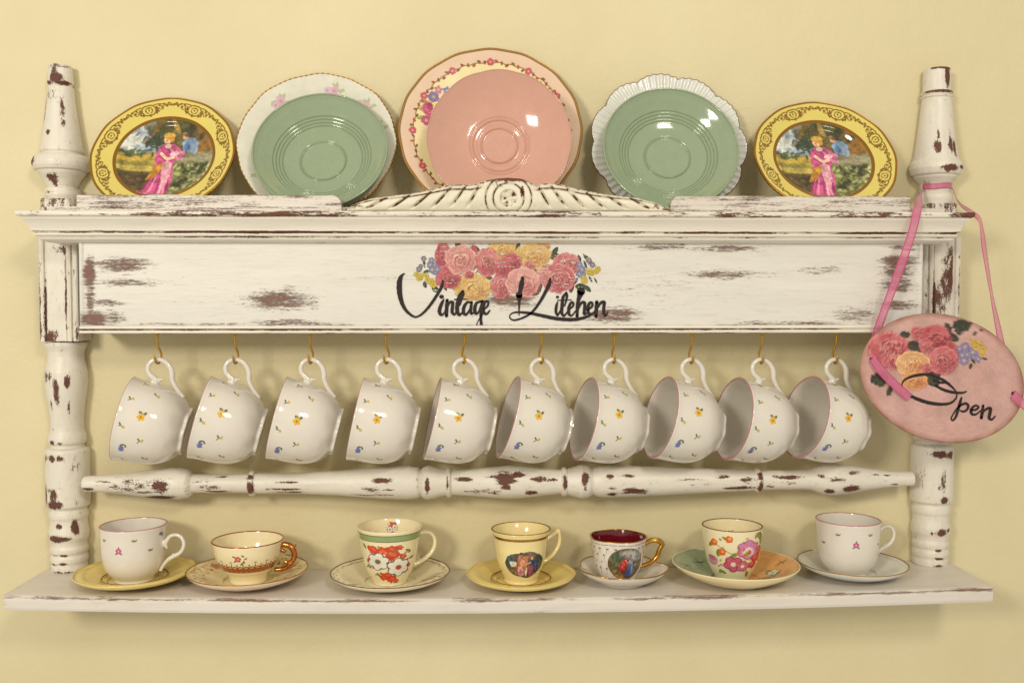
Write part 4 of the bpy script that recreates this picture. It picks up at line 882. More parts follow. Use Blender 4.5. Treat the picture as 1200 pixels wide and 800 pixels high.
# 4 yellow saucer, butter cup with oval picture
t, X, z = ysaucer(610.5, mm(64), .0140, 'yellow wavy-edged saucer under the cup with the oval picture')
OVC = Body([(.0205, 0), (.0210, .0015), (.0205, .004), (.0225, .009), (.0265, .018), (.0295, .027), (.0310, .038), (.0318, .047), (.0332, .0545), (.0352, .0605), (.0368, .0640)], thick=.0020, floor=.007)
rot = R_(14); c = cup('picture_cup', 'butter yellow cup with gilt rim band and oval courting scene', p1(610.5), z, rot)
OVC.build('cup_body', M_YCUP, c); OVC.rimline(M_GILT, c, .0005); OVC.band('gilt_band', .0560, .0592, M_GOLD, c)
def scene_small(p, rx, ry, red=True):
    g = p; keepa = g.a.copy(); g.a[:] = 0
    g.ell(0, 0, rx, ry, lin((96, 84, 60)), wob=.05, seed=2)
    ins = g.a.copy()
    for k in range(50):
        rg = np.random.RandomState(k+3); a = rg.rand()*6.28; q = math.sqrt(rg.rand())*.85
        g.ell(q*rx*math.cos(a), q*ry*math.sin(a), rx*.22, ry*.13, lin([(70, 66, 44), (120, 104, 62), (150, 136, 90), (58, 60, 48), (110, 96, 80)][k % 5]), rot=a, soft=.6, al=.7)
    if red:
        g.ell(-rx*.5, ry*.45, rx*.4, ry*.4, lin((74, 92, 62)), soft=.5, al=.9); g.ell(rx*.45, ry*.55, rx*.5, ry*.35, lin((170, 170, 168)), soft=.6, al=.8); g.ell(-rx*.05, ry*.72, rx*.35, ry*.2, lin((176, 176, 170)), soft=.6, al=.7)
        g.poly([(-rx*.15, ry*.45), (-rx*.5, -ry*.4), (-rx*.12, -ry*.55), (rx*.05, ry*.2)], lin((168, 40, 44))); g.ell(-rx*.25, -ry*.05, rx*.14, ry*.3, lin((200, 72, 66)), soft=.5, al=.8)
        g.poly([(rx*.12, ry*.5), (rx*.0, -ry*.75), (rx*.45, -ry*.7), (rx*.32, ry*.3)], lin((92, 108, 150))); g.ell(rx*.15, -ry*.6, rx*.22, ry*.22, lin((66, 84, 150)), soft=.5); g.ell(rx*.22, ry*.2, rx*.1, ry*.25, lin((150, 140, 150)), soft=.5)
        for x in (-.13, .17): g.ell(rx*x, ry*.55, rx*.075, ry*.09, lin((86, 60, 42))); g.ell(rx*(x-.02 if x > 0 else x+.02), ry*.53, rx*.045, ry*.06, lin((196, 150, 116)))
        g.line([(-rx*.1, ry*.3), (rx*.02, ry*.1), (rx*.15, ry*.25)], rx*.05, lin((206, 164, 130))); g.line([(-rx*.3, ry*.1), (-rx*.4, -ry*.35)], rx*.05, lin((120, 22, 34))); g.line([(rx*.2, 0), (rx*.12, -ry*.6)], rx*.05, lin((52, 66, 120))); g.line([(rx*.3, 0), (rx*.33, -ry*.6)], rx*.05, lin((140, 156, 196)))
        g.ell(-rx*.4, -ry*.8, rx*.3, ry*.2, lin((178, 130, 60)), soft=.6, al=.8)
    else:
        g.ell(-rx*.75, ry*.2, rx*.3, ry*.5, lin((52, 84, 84)), soft=.5); g.ell(rx*.75, ry*.3, rx*.3, ry*.5, lin((50, 66, 58)), soft=.5)
        g.poly([(-rx*.8, ry*.25), (-rx*.45, ry*.3), (-rx*.4, -ry*.1), (-rx*.7, -ry*.15)], lin((214, 196, 180)))
        g.poly([(-rx*.3, ry*.8), (-rx*.55, -ry*.7), (-rx*.05, -ry*.85), (rx*.15, ry*.7)], lin((196, 128, 96))); g.ell(-rx*.25, -ry*.5, rx*.16, ry*.4, lin((210, 150, 160)), soft=.4)
        g.poly([(rx*.3, ry*.45), (rx*.1, -ry*.8), (rx*.8, -ry*.5), (rx*.65, ry*.2)], lin((44, 50, 110))); g.ell(rx*.3, -ry*.4, rx*.14, ry*.4, lin((150, 70, 86)), soft=.4); g.ell(rx*.05, -ry*.5, rx*.06, ry*.35, lin((228, 214, 200)), soft=.4)
        for x, y in ((-.08, .58), (.3, .5)): g.ell(rx*x, ry*(y+.04), rx*.085, ry*.15, lin((150, 98, 50))); g.ell(rx*(x+.02), ry*y, rx*.05, ry*.09, lin((206, 160, 124)))
        g.line([(-rx*.15, ry*.35), (rx*.05, ry*.1), (rx*.25, ry*.2)], rx*.05, lin((214, 170, 136))); g.line([(-rx*.35, ry*.2), (-rx*.45, -ry*.6)], rx*.05, lin((150, 86, 60))); g.line([(-rx*.2, ry*.2), (-rx*.15, -ry*.7)], rx*.04, lin((226, 172, 140))); g.line([(rx*.5, ry*.2), (rx*.6, -ry*.5)], rx*.05, lin((82, 92, 156)))
    dk = np.clip(.55+.9*vnoise(g.x*.35, g.y*.35, 4), .5, 1.3)*np.clip(.7+.6*vnoise(g.x*.9, g.y*.9, 6), .6, 1.2); g.c = np.clip(g.c*np.where(ins > .02, dk, 1)[:, None], 0, 1)
    g.a = np.maximum(keepa, np.where(ins > .02, g.a, 0))
OVC.decal('oval_picture', c, FRONT-rot+.15, .056, .009, .045, lambda p: scene_small(p, 25, 16.5, False), step=.00025)
ho = OVC.h
handle_pts(c, [(.0315, ho-.0145), (.0390, ho-.0105), (.0455, ho-.0065), (.0482, ho-.0045), (.0490, ho-.0080), (.0496, ho-.0160), (.0480, ho-.0240), (.0430, ho-.0320), (.0350, ho-.0390), (.0270, ho-.0430)], [.003, .0026, .0024, .0022, .0026, .0026, .0025, .0026, .0026, .003], M_YCUP, flat=1.3)

# 5 lobed white saucer, burgundy-lined cup
lob5 = lambda th: 1+.085*np.abs(np.cos(2.5*th+.4))**.8-.05
t, X, z = saucer('lobed_saucer', 'small white lobed saucer with gilt edge under burgundy-lined cup', 729.5, mm(52), .0195, M_WHITE, lobn=lob5, deep=.55, edge=M_GOLD, well=.46, foot=.5, edge_r=.0008)
BUR = Body([(.0190, 0), (.0196, .0012), (.0205, .004), (.0245, .010), (.0285, .0185), (.0310, .029), (.0328, .040), (.0340, .0475), (.0352, .0530)], thick=.0020, floor=.0045, lob=lambda th, u: 1+.025*u*np.cos(5*th))
rot = R_(2); c = cup('burgundy_cup', 'small white and gilt cup lined burgundy with round picture of a couple', p1(724), z, rot)
BUR.build('cup_body', M_WHITE, c, inner=M_BURG); BUR.rimline(M_GOLD, c, .0007)
def burdeco(p):
    g = lin((160, 118, 52))
    for k in range(-5, 6):
        x = k*9.5
        p.line([(x+2*math.sin(e*2), 20-e*7) for e in np.linspace(0, 5.4, 22)], .6, g, metal=.5); p.ell(x+3, 17, 1.7, 1.1, g, metal=.5); p.ell(x-2, 9, 1.1, 1.7, g, metal=.5); p.ell(x+3.5, 0, 1.4, .9, g, metal=.5); p.ell(x, -8, 1.2, 1.8, g, metal=.5); p.line([(x-4, 22), (x+4, 22)], .8, g, metal=.5); p.line([(x+4.7+1.6*math.cos(e), 13+1.6*math.sin(e)) for e in np.linspace(0, 6, 10)], .5, g, metal=.5)
BUR.decal('gilt_print', c, FRONT-rot, .100, .005, .0515, burdeco, step=.0003)
BUR.decal('round_picture', c, FRONT-rot+.22, .052, .0055, .0480, lambda p: (p.ell(0, 0, 23.4, 20.6, lin((160, 112, 44)), metal=.6), scene_small(p, 22.2, 19.4, True)), step=.00025, off=.00040)
hb = BUR.h
handle_pts(c, [(.0325, hb-.0110), (.0385, hb-.0065), (.0450, hb-.0050), (.0510, hb-.0065), (.0545, hb-.0095), (.0525, hb-.0140), (.0505, hb-.0180), (.0490, hb-.0235), (.0450, hb-.0290), (.0390, hb-.0330), (.0320, hb-.0355), (.0270, hb-.0375)], [.0026, .0024, .0024, .0026, .0024, .0024, .0024, .0024, .0024, .0024, .0024, .0026], M_GOLD, flat=1.4)
handle_pts(c, [(.0335, hb-.0085), (.0385, hb-.0043), (.0450, hb-.0028), (.0515, hb-.0042), (.0566, hb-.0090), (.0545, hb-.0140), (.0525, hb-.0185), (.0508, hb-.0245), (.0462, hb-.0305), (.0398, hb-.0347), (.0325, hb-.0375)], [.0013]*3+[.0016]*5+[.0013]*3, M_GOLD, name='gilt_edge', flat=1.7)

# 6 green and orange saucer, flowered cup
def twotone(p):
    x, y = p.x, p.y; s = np.clip((x*.93+y*.15-.05+.05*np.sin(y*6))/.10, 0, 1)[:, None]
    p.c[:] = lin((150, 168, 140))*(1-s)+lin((222, 160, 92))*s; p.back = lin((240, 220, 166))
    for (a, q, col) in ((2.9, .78, (58, 80, 70)), (3.5, .6, (58, 80, 70)), (2.3, .7, (70, 90, 78)), (4.0, .8, (58, 80, 70)), (-.5, .8, (120, 70, 34)), (.25, .85, (120, 70, 34)), (-1.0, .7, (130, 84, 40))):
        u, v = q*math.cos(a), q*math.sin(a)
        for k in range(4): p.line([(u, v), (u+.12*math.cos(k*1.5+a), v+.10*math.sin(k*1.5+a))], [.03, .008], lin(col))
        p.line([(u-.12, v-.05), (u, v), (u+.1, v+.07)], .012, lin(col))
    for k in range(4): p.leaf(.52+.1*math.cos(k), -.1+.16*math.sin(k*1.7), .13, .06, k*1.2+.4, (96, 124, 92), (150, 170, 130))
    p.floret(.62, .02, .09, (230, 222, 190), (190, 150, 60), seed=1, dark=(120, 130, 90)); grain(p, .15, 8)
t, X, z = saucer('two_tone_saucer', 'wide saucer glazed half sage green and half orange', 861.5, mm(73.5), .0235, None, painter=twotone, edge=M_CREAM, well=.36, yc=-.068)
FLC = Body([(.0200, 0), (.0208, .0015), (.0224, .005), (.0268, .0125), (.0308, .0220), (.0334, .0330), (.0350, .0440), (.0360, .0540), (.0366, .0605), (.0370, .0645)], thick=.0018, floor=.006)
rot = R_(78); c = cup('blossom_cup', 'cream cup with brown rim and big pink and orange blossoms on two-tone saucer', p1(857.5), z, rot)
FLC.build('cup_body', M_CREAM, c); FLC.rimline(M_BROWNLINE, c, .0006)
def pinkorange(p):
    for x, y, r in ((-22, 8, 3), (-16, 0, 3), (-10, 15, 2.2), (20, 16, 4.5), (16, 18, 3), (22, 11, 3), (-14, -20, 2.6), (11, -22, 3), (4, 10, 2), (-4, -2, 2.6), (-17, -20, 2)): p.leaf(x, y, r*1.5, r*.7, x*.5+y*.3, (112, 128, 52), (170, 170, 80))
    p.line([(-19, 9), (-12, 4), (-6, 0), (2, 2)], .8, lin((90, 100, 44)))
    for x, y in ((-19.5, 10), (-13, 1), (-7.5, 14.5)): p.ell(x, y, 3.1, 3.6, lin((218, 98, 36)), wob=.1, seed=x); p.ell(x+.6, y+.6, 1.5, 1.6, lin((240, 158, 70)), soft=.5)
    for x, y, r in ((17, -5, 6), (20, 2, 5), (14, -12, 4.6), (18, 0, 4)): p.ell(x, y, r, r*.9, lin((206, 62, 44)), wob=.2, seed=x); p.ell(x-1, y+1, r*.5, r*.4, lin((234, 116, 84)), al=.8)
    p.floret(-4, -11, 8.2, (206, 92, 122), (244, 220, 200), seed=.9, dark=(160, 46, 84)); p.floret(4, -13, 6, (216, 110, 140), (250, 230, 210), seed=.2, dark=(164, 52, 90))
    p.floret(8, 4, 9.5, (214, 128, 170), (240, 226, 190), n=6, seed=.5, dark=(176, 84, 136)); p.ell(8, 1.5, 5.2, 4.6, lin((244, 226, 220)), soft=.5, al=.9); p.ell(8, .5, 2.7, 2.5, lin((186, 160, 60)), soft=.4); p.ell(8, .5, 1.2, 1.1, lin((120, 130, 50)))
    for q in range(22):
        rg = np.random.RandomState(q+80); p.ell(rg.uniform(-24, 22), rg.uniform(-20, 17), 1.6, .9, lin([(120, 134, 56), (222, 110, 50), (206, 92, 122), (168, 168, 84)][q % 4]), rot=rg.rand()*3)
    for q in range(14): a = q*.449; p.line([(8+3*math.cos(a), .5+3*math.sin(a)), (8+9*math.cos(a), 1+9*math.sin(a))], [.3, .6], lin((176, 84, 136)), al=.55)
    p.rose(-23, -9, 5.6, 5.2, (206, 104, 128), (240, 190, 200), (140, 50, 84), seed=3)
FLC.decal('flower_print', c, FRONT-rot-.02, .084, .004, .0630, lambda p: (p.x.__itruediv__(1.5), p.y.__isub__(4.5), p.y.__itruediv__(1.22), pinkorange(p)), step=.0003)
hf = FLC.h
handle_pts(c, [(.033, hf-.014), (.042, hf-.011), (.050, hf-.016), (.053, hf-.026), (.049, hf-.037), (.040, hf-.046), (.029, hf-.050)], [.003, .0026, .0026, .0026, .0026, .0026, .003], M_CREAM)

# 7 white saucer with gilt edge and second white cup
t, X, z = saucer('white_saucer', 'greyish white saucer with thin gilt edge under white cup', 998.5, mm(63), .0175, M_PEARL, edge=M_GILT, well=.42, yc=-.058)
c = cup('coffee_cup', 'white cup with small pink flower standing on a white gilt-edged saucer', P(993, 670, -.058)[0], z, R_(10), -.058); coffee(c, R_(10))

# ------------------------------------------------------------------ plates on the cornice
def place_plate(cx, x0, x1, ytop, zb, yb=None, ltop=-.004):
    yq = -.05 if yb is None else -.078; a, b = P(x0, 180, yq), P(x1, 180, yq); R = (b[0]-a[0])/2; X = P(cx, 180, yq)[0]; best = None
    for L in np.arange(4, 42, .1):
        l = R_(L); y0 = -(2*R*math.sin(l)-ltop) if yb is None else yb
        e = abs(proj((X, y0+2*R*math.sin(l), zb+2*R*math.cos(l)))[1]-ytop)
        if best is None or e < best[0]: best = (e, L, y0)
    _, L, y0 = best; l = R_(L)
    print('plate', cx, 'R %.4f lean %.1f foot y %.3f err %.1f' % (R, L, y0, best[0]))
    return R, X, l, y0
def plate(name, label, cx, x0, x1, ytop, hgt, mat, painter=None, yb=None, zb=None, lob=None, rib=None, prof=None, edge=None, spin=0., edge_w=.0008, seg=220, bead=0, back=None):
    zb = ZC+.0003 if zb is None else zb
    R, X, l, y0 = place_plate(cx, x0, x1, ytop, zb, yb)
    ez = np.array([0, -math.cos(l), math.sin(l)]); ey = np.array([0, math.sin(l), math.cos(l)]); ex = np.array([1., 0, 0])
    org = np.array([X, y0, zb])+ey*R-ez*hgt
    c, s = math.cos(spin), math.sin(spin); e1, e2 = ex*c+ey*s, ey*c-ex*s
    M = Matrix([[e1[k], e2[k], ez[k], org[k]] for k in range(3)]+[[0, 0, 0, 1]])
    t = thing(name, label, 'plate', M=M, group=None)
    a = prof or [(.00006, .004), (.40, .004), (.54, .0042), (.60, .0058), (.64, .0090), (.68, hgt*.60), (.80, hgt*.76), (.92, hgt*.92), (.985, hgt*.995), (1, hgt)]
    top = np.array(a, float); top[:, 0] *= R; top[0, 0] = .00006
    n1 = 300 if painter is None else 190
    ring = []
    for q, w_ in zip(top[:-1], top[1:]): ring.append(q+(w_-q)*np.linspace(0, 1, max(2 if len(top) < 60 else 1, int(n1*np.hypot(*(w_-q))/(R*1.1))), endpoint=False)[:, None])
    tp = np.vstack(ring+[top[-1:]])
    for _ in range(2 if len(top) < 60 else 0): tp[1:-1, 1] = np.convolve(tp[:, 1], [.25, .5, .25], 'valid')
    und = np.array([(R, hgt-.0022), (R*.92, hgt*.92-.0028), (R*.68, max(hgt*.36-.003, .001)), (R*.60, .0015), (R*.58, 0), (R*.55, 0), (R*.54, .0012), (.00006, .0014)])
    pr = np.vstack([tp, und]); nt_ = len(tp); th = np.linspace(0, 2*np.pi, seg, endpoint=False); L = np.ones(seg) if lob is None else lob(th); V = []
    for k, (r, z) in enumerate(pr):
        u = np.clip((r/R-.45)/.55, 0, 1)**1.5; f = 1+(L-1)*u; zz = z+((rib(th, r/R) if rib else 0)+(L-1)*R*.12*u)
        V.append(np.c_[r*f*np.cos(th), r*f*np.sin(th), np.broadcast_to(zz, seg)])
    V = np.vstack(V); F = gridf(len(pr), seg, cv=True)
    if painter is None: mesh('plate_body', V, F, mat, t)
    else:
        u = np.clip((np.hypot(V[:, 0], V[:, 1])/R-.45)/.55, 0, 1)**1.5; LL = np.tile(L, len(pr)); f = 1+(LL-1)*u
        p = Paint(V[:, 0]/R/f, V[:, 1]/R/f, lin((235, 230, 215))); painter(p)
        bk = np.arange(len(V)) >= nt_*seg; p.c[bk] = lin(back or (232, 226, 210)); p.m[bk] = 0
        mesh('plate_body', V, F, M_PRINT, t, attrs={'metal': p.m}, col=p.c)
    if edge is not None:
        rr = R*L; zz = hgt+((rib(th, 1.) if rib else 0)+(L-1)*R*.12)-.0010; pth = np.c_[rr*np.cos(th), rr*np.sin(th), np.broadcast_to(zz, seg)]; b = np.linspace(0, 2*np.pi, 8, endpoint=False)
        wv = edge_w*(1+bead*np.sin(th*90)); VV = np.vstack([q+np.cos(b)[:, None]*np.array([math.cos(a_), math.sin(a_), 0])*w_+np.sin(b)[:, None]*np.array([0, 0, .0016]) for q, a_, w_ in zip(pth, th, wv)])
        mesh('gilt_rim', VV, gridf(seg, 8, cu=True, cv=True), edge, t)
    return t, R

def pastoral(p, k):
    """Lady in a pink dress, a man in blue behind her, trees, meadow and shrubs; unit disc scaled by k."""
    rg = np.random.RandomState(5); E = lambda x, y, rx, ry, col, **kw: p.ell(x*k, y*k, rx*k, ry*k, lin(col), **kw)
    ins = np.hypot(p.x, p.y) < k; keep = p.c.copy(), p.m.copy()
    E(0, 0, 1.02, 1.02, (112, 100, 56), soft=.02)
    E(-.62, .55, .62, .42, (176, 188, 196), soft=.5); E(-.75, .42, .4, .2, (206, 208, 200), soft=.6); E(-.45, .30, .3, .12, (160, 176, 190), soft=.6, al=.8)
    E(.5, .62, .75, .5, (92, 74, 36), soft=.35); E(.75, .40, .4, .3, (136, 98, 40), soft=.5); E(.05, .80, .5, .25, (86, 84, 44), soft=.5)
    E(-.6, .02, .7, .16, (196, 166, 70), soft=.5); E(-.7, -.12, .6, .09, (150, 140, 60), soft=.5); E(-.65, -.25, .6, .10, (200, 176, 88), soft=.5); E(-.75, -.36, .5, .07, (104, 100, 46), soft=.5)
    E(-.6, -.62, .6, .28, (82, 62, 34), soft=.4); E(.7, .0, .5, .20, (148, 142, 110), soft=.5); E(.62, -.5, .6, .45, (112, 116, 66), soft=.4); E(0, -.95, .6, .14, (120, 104, 60), soft=.5)
    for _ in range(120):
        x, y = rg.uniform(.2, 1), rg.uniform(-.95, -.12); E(x, y, .035+.05*rg.rand(), .02+.03*rg.rand(), [(66, 72, 38), (160, 162, 104), (96, 104, 56), (186, 184, 130), (58, 56, 34)][rg.randint(5)], rot=rg.rand()*3, soft=.4, al=.8)
    for _ in range(70):
        x, y = rg.uniform(-.55, .9), rg.uniform(.42, .98); E(x, y, .05+.06*rg.rand(), .03+.04*rg.rand(), [(60, 64, 34), (104, 92, 46), (136, 104, 48), (76, 80, 46)][rg.randint(4)], rot=rg.rand()*3, soft=.4, al=.75)
    for _ in range(45):
        x, y = rg.normal(-.28, .10), rg.normal(.42, .16); E(x, y, .07, .025, (56, 70, 44), rot=rg.rand()*2-.2, soft=.4, al=.85)
    for _ in range(30):
        x, y = rg.uniform(-.98, -.5), rg.normal(.16, .05); E(x, y, .06, .03, (84, 96, 52), rot=rg.rand(), soft=.4, al=.85)
    for _ in range(50):
        x, y = rg.uniform(-.95, -.15), rg.uniform(-.85, -.40); E(x, y, .05, .03, [(60, 48, 28), (112, 86, 46), (78, 74, 40)][rg.randint(3)], rot=rg.rand()*3, soft=.4, al=.8)
    E(.12, .86, .05, .2, (160, 132, 66), rot=.5, soft=.4)
    # man
    E(.46, .40, .17, .19, (124, 152, 184), wob=.1); E(.40, .34, .06, .13, (84, 110, 150), soft=.4); E(.56, .32, .07, .16, (156, 180, 204), soft=.4); E(.34, .61, .065, .08, (198, 150, 116)); E(.38, .66, .085, .06, (96, 72, 52)); E(.30, .70, .05, .03, (150, 130, 104))
    # lady
    def Pg(pts, col, al=1): p.poly([(a*k, b*k) for a, b in pts], lin(col), al)
    Pg([(-.10, .42), (.12, .42), (.30, .25), (.24, .05), (.16, -.10), (.20, -.45), (.16, -.80), (.02, -.92), (-.30, -.97), (-.50, -.93), (-.34, -.78), (-.26, -.50), (-.20, -.20), (-.24, .05), (-.20, .28)], (196, 84, 134))
    Pg([(.02, .0), (.14, -.1), (.14, -.5), (.06, -.72), (-.04, -.5), (-.06, -.2)], (228, 164, 176))
    Pg([(.05, .30), (.38, .22), (.34, -.02), (.22, .0), (.10, .1)], (214, 130, 158))
    Pg([(-.22, -.18), (-.02, -.05), (-.08, -.30), (-.24, -.52), (-.36, -.52)], (216, 152, 50))
    for x0, x1, c_ in ((-.24, -.42, (150, 40, 96)), (-.14, -.26, (224, 140, 170)), (-.06, -.10, (156, 44, 100)), (.04, .06, (230, 150, 176)), (.12, .12, (160, 50, 104)), (-.18, -.34, (170, 54, 110)), (.0, -.02, (236, 178, 190))):
        p.line([(x0*k, -.45*k), ((x0+x1)/2*k, -.7*k), (x1*k, -.93*k)], [.02*k, .05*k, .03*k], lin(c_), al=.85)
    for a in ((-.14, .3, -.02, .1), (.0, .3, .1, .12), (.14, .26, .26, .08), (-.16, .1, .0, -.02)): p.line([(a[0]*k, a[1]*k), (a[2]*k, a[3]*k)], .045*k, lin((158, 50, 104)), al=.8)
    p.line([(-.12*k, .16*k), (.02*k, .02*k), (.14*k, .06*k)], .07*k, lin((234, 196, 168))); E(.0, .36, .07, .06, (236, 200, 170)); E(.16, .16, .10, .06, (234, 180, 190), rot=.4)
    E(-.03, .53, .085, .105, (230, 186, 148)); E(-.01, .63, .12, .09, (206, 160, 70)); E(.06, .55, .05, .09, (196, 146, 60)); E(-.05, .52, .025, .02, (200, 120, 100))
    dk = np.clip(.55+.9*vnoise(p.x/k*9, p.y/k*9, 4), .5, 1.25)*np.clip(.7+.6*vnoise(p.x/k*26, p.y/k*26, 6), .6, 1.2); p.c[ins] = p.c[ins]*dk[ins][:, None]
    p.c[~ins] = keep[0][~ins]; p.m[~ins] = keep[1][~ins]
def yellow_plate(p):
    p.c[:] = lin((222, 204, 108)); g = lin((146, 106, 30))
    pol = lambda r, a: (r*math.cos(a), r*math.sin(a))
    for k in range(8):                          # cartouches and vines
        a0 = k/8*6.283+math.pi/8*0+.39
        for s in (-1, 1):
            p.line([pol(.855+.075*math.cos(e)*1.0, a0+s*(.03+.085*math.sin(e)*1.0)) for e in np.linspace(-.3, 3.3, 14)], .019, g, metal=.45)
            p.line([pol(.855+.04*math.cos(e), a0+s*(.02+.035*math.sin(e))) for e in np.linspace(0, 3.2, 10)], .016, g, metal=.45)
            for j, (rr, da) in enumerate(((.80, .12), (.82, .15), (.85, .145), (.88, .14), (.90, .19), (.87, .23), (.91, .26), (.88, .30), (.92, .33), (.90, .37))): p.ell(*pol(rr, a0+s*da), .022, .015, g, rot=a0+j, metal=.45)
            p.line([pol(.905+.022*math.sin(e*11), a0+s*e) for e in np.linspace(.10, .39, 16)], .015, g, metal=.45)
            p.line([pol(.865+.03*math.cos(e), a0+s*(.21+.035*math.sin(e))) for e in np.linspace(.5, 5, 11)], .013, g, metal=.45)
        for rr in (.765, .785, .855, .89): p.ell(*pol(rr, a0), .012, .016, g, metal=.45)
    for r_, w_ in ((.985, .02),): p.line([pol(r_, a) for a in np.linspace(0, 6.2832, 120)], w_, lin((170, 120, 40)), metal=.7)
    rr = np.hypot(p.x, p.y); i = np.where(rr < .715)[0]; p.put(i, np.ones(len(i)), lin((164, 112, 36)), .75)
    i = np.where(rr < .675)[0]; p.put(i, np.ones(len(i)), lin((110, 96, 54)), 0); pastoral(p, .673)
wavy = lambda n, a: (lambda th: 1+a*np.cos(n*th))
plate('picture_plate', 'yellow plate with pastoral scene leaning next to the finial without ribbon', 189, 105, 273, 115, .017, None, painter=yellow_plate, lob=wavy(12, .0045), edge=M_GILT, seg=460)
plate('picture_plate', 'yellow plate with pastoral scene leaning next to the ribbon-tied finial', 967.5, 885, 1050, 120, .017, None, painter=yellow_plate, lob=wavy(12, .0045), edge=M_GILT, seg=460)
def white_spray(p):
    p.c[:] = lin((222, 219, 204))
    for a in (.75, 1.35, 2.25, 3.7, 5.2, .3):
        x, y = .80*math.cos(a), .80*math.sin(a)
        for k in range(6): p.leaf(x+.10*math.cos(k*1.2), y+.07*math.sin(k*1.9), .05, .018, k*1.4, (176, 184, 140), (200, 204, 168))
        p.floret(x, y, .075, (216, 176, 190), (206, 150, 160), seed=a); p.floret(x+.09*math.cos(a+1.7), y+.09*math.sin(a+1.7), .05, (214, 184, 196), (200, 150, 160), seed=a)
    grain(p, .06, 9)
plate('white_plate', 'white plate with faint pink sprays and beaded gilt edge behind a green plate', 369, 275, 463, 87, .020, None, painter=white_spray, lob=lambda th: 1+.006*np.cos(8*th+.5)+.004*np.cos(16*th), edge=M_GILT, edge_w=.0009, bead=.55, seg=460)
def pink_floral(p):
    rr = np.hypot(p.x, p.y); an = np.arctan2(p.y, p.x)
    p.c[:] = lin((240, 226, 176)); i = np.where(rr > .850)[0]; p.put(i, np.ones(len(i)), lin((228, 200, 174)))
    pol = lambda r, a: (r*math.cos(a), r*math.sin(a))
    p.line([pol(.845+.006*math.sin(a*40), a) for a in np.linspace(0, 6.2832, 240)], .012, lin((150, 110, 50)))
    for k in range(84):
        a = k/84*6.283; c_ = [(176, 84, 70), (132, 108, 52), (150, 70, 60), (120, 100, 50)][k % 4]
        p.ell(*pol(.845+.018*((k % 3)-1), a), .024, .014, lin(c_), rot=a+k)
        if k % 7 == 0: p.floret(*pol(.848, a), .040, (206, 92, 110), (230, 170, 150), seed=a, dark=(150, 50, 70))
    for a, flip in ((2.75, 1), (.62, -1), (4.6, 1)):
        for k in range(12): p.leaf(*pol(.70+.10*math.sin(k*2.1), a+flip*(-.22+.04*k)), .055, .022, k*1.3, (146, 160, 70), (190, 196, 110))
        x, y = pol(.72, a); p.rose(x, y, .085, .08, (196, 60, 104), (232, 140, 168), (130, 24, 64), seed=3)
        p.floret(*pol(.68, a-flip*.13), .06, (240, 224, 150), (200, 160, 60), seed=.3, dark=(170, 150, 90)); p.floret(*pol(.76, a-flip*.20), .06, (140, 124, 176), (200, 180, 120), seed=.7, dark=(100, 84, 130)); p.floret(*pol(.72, a+flip*.2), .055, (196, 96, 130), (230, 190, 120), seed=.9, dark=(150, 50, 90))
        p.floret(*pol(.77, a-flip*.33), .05, (196, 130, 150), (220, 180, 160), seed=.2); p.floret(*pol(.70, a-flip*.42), .05, (120, 124, 186), (200, 190, 130), seed=.2)
    p.line([pol(.985, a) for a in np.linspace(0, 6.2832, 160)], .016, lin((160, 116, 44)), metal=.6)
plate('floral_plate', 'large cream plate with pink rim and flower garland behind plain pink plate', 575, 466.5, 683.5, 57, .022, None, painter=pink_floral, lob=lambda th: 1+.004*np.cos(16*th), edge=M_GILT, seg=520)
shell = lambda th: 1+.060*np.abs(np.cos(5.5*th+.2))**.7-.035
plate('scalloped_plate', 'white ribbed shell-edged plate behind a green plate', 786.5, 695.5, 877.5, 89, .020, M_PEARL, lob=shell, rib=lambda th, u: .0011*np.cos(66*th)*np.clip((u-.5)/.3, 0, 1), edge=M_BROWNLINE, edge_w=.0006, seg=660)
# front plates
def bowl(depth, cuts, flat0, pw):
    r = np.r_[.0006/80, np.linspace(.02, 1, 300)]; z = .004+(depth-.004)*np.clip((r-flat0)/(1-flat0), 0, 1)**pw
    for c0, w_, d_ in cuts: z = z+d_*np.exp(-((r-c0)/w_)**2)
    return list(zip(r, z))
ZF = ZC+.006
gp = bowl(.0300, [(.335, .010, .0016), (.355, .008, -.0008), (.60, .0085, -.0016), (.645, .0085, -.0016), (.69, .0085, -.0016), (.735, .0085, -.0016)], .30, 2.1)
plate('green_plate', 'sage green plate with ring grooves in front of faint-flowered white plate', 372, 292, 452, 110, .0300, M_GREEN, yb=-.0955, zb=ZF, prof=gp, seg=260, edge=M_GREEN, edge_w=.0013)
plate('green_plate', 'sage green plate with ring grooves in front of the shell-edged plate', 788.5, 709, 868, 104, .0300, M_GREEN, yb=-.0955, zb=ZF, prof=gp, seg=260, edge=M_GREEN, edge_w=.0013)
pp_ = bowl(.0305, [(.255, .012, .0022), (.38, .014, .0020), (.43, .012, .0012), (.30, .02, -.0008)], .24, 2.0)
plate('pink_plate', 'plain glossy pink scalloped plate in front of the large floral plate', 585, 501, 669, 82, .0305, M_PINK, yb=-.0965, zb=ZF, prof=pp_, lob=lambda th: 1+.011*np.abs(np.cos(6*th))-.006, edge=M_PINK, edge_w=.0008, seg=360)
# narrow rail that the front plates stand on
V, F = box(XC0+.03, XC1-.03, Y_LIP+.0137, Y_LIP+.0207, ZC+.0001, ZF-.0003); mesh('plate_rail', V, F, M_LEDGE, rack, smooth=False, attrs={'wear': np.full(8, .2)})

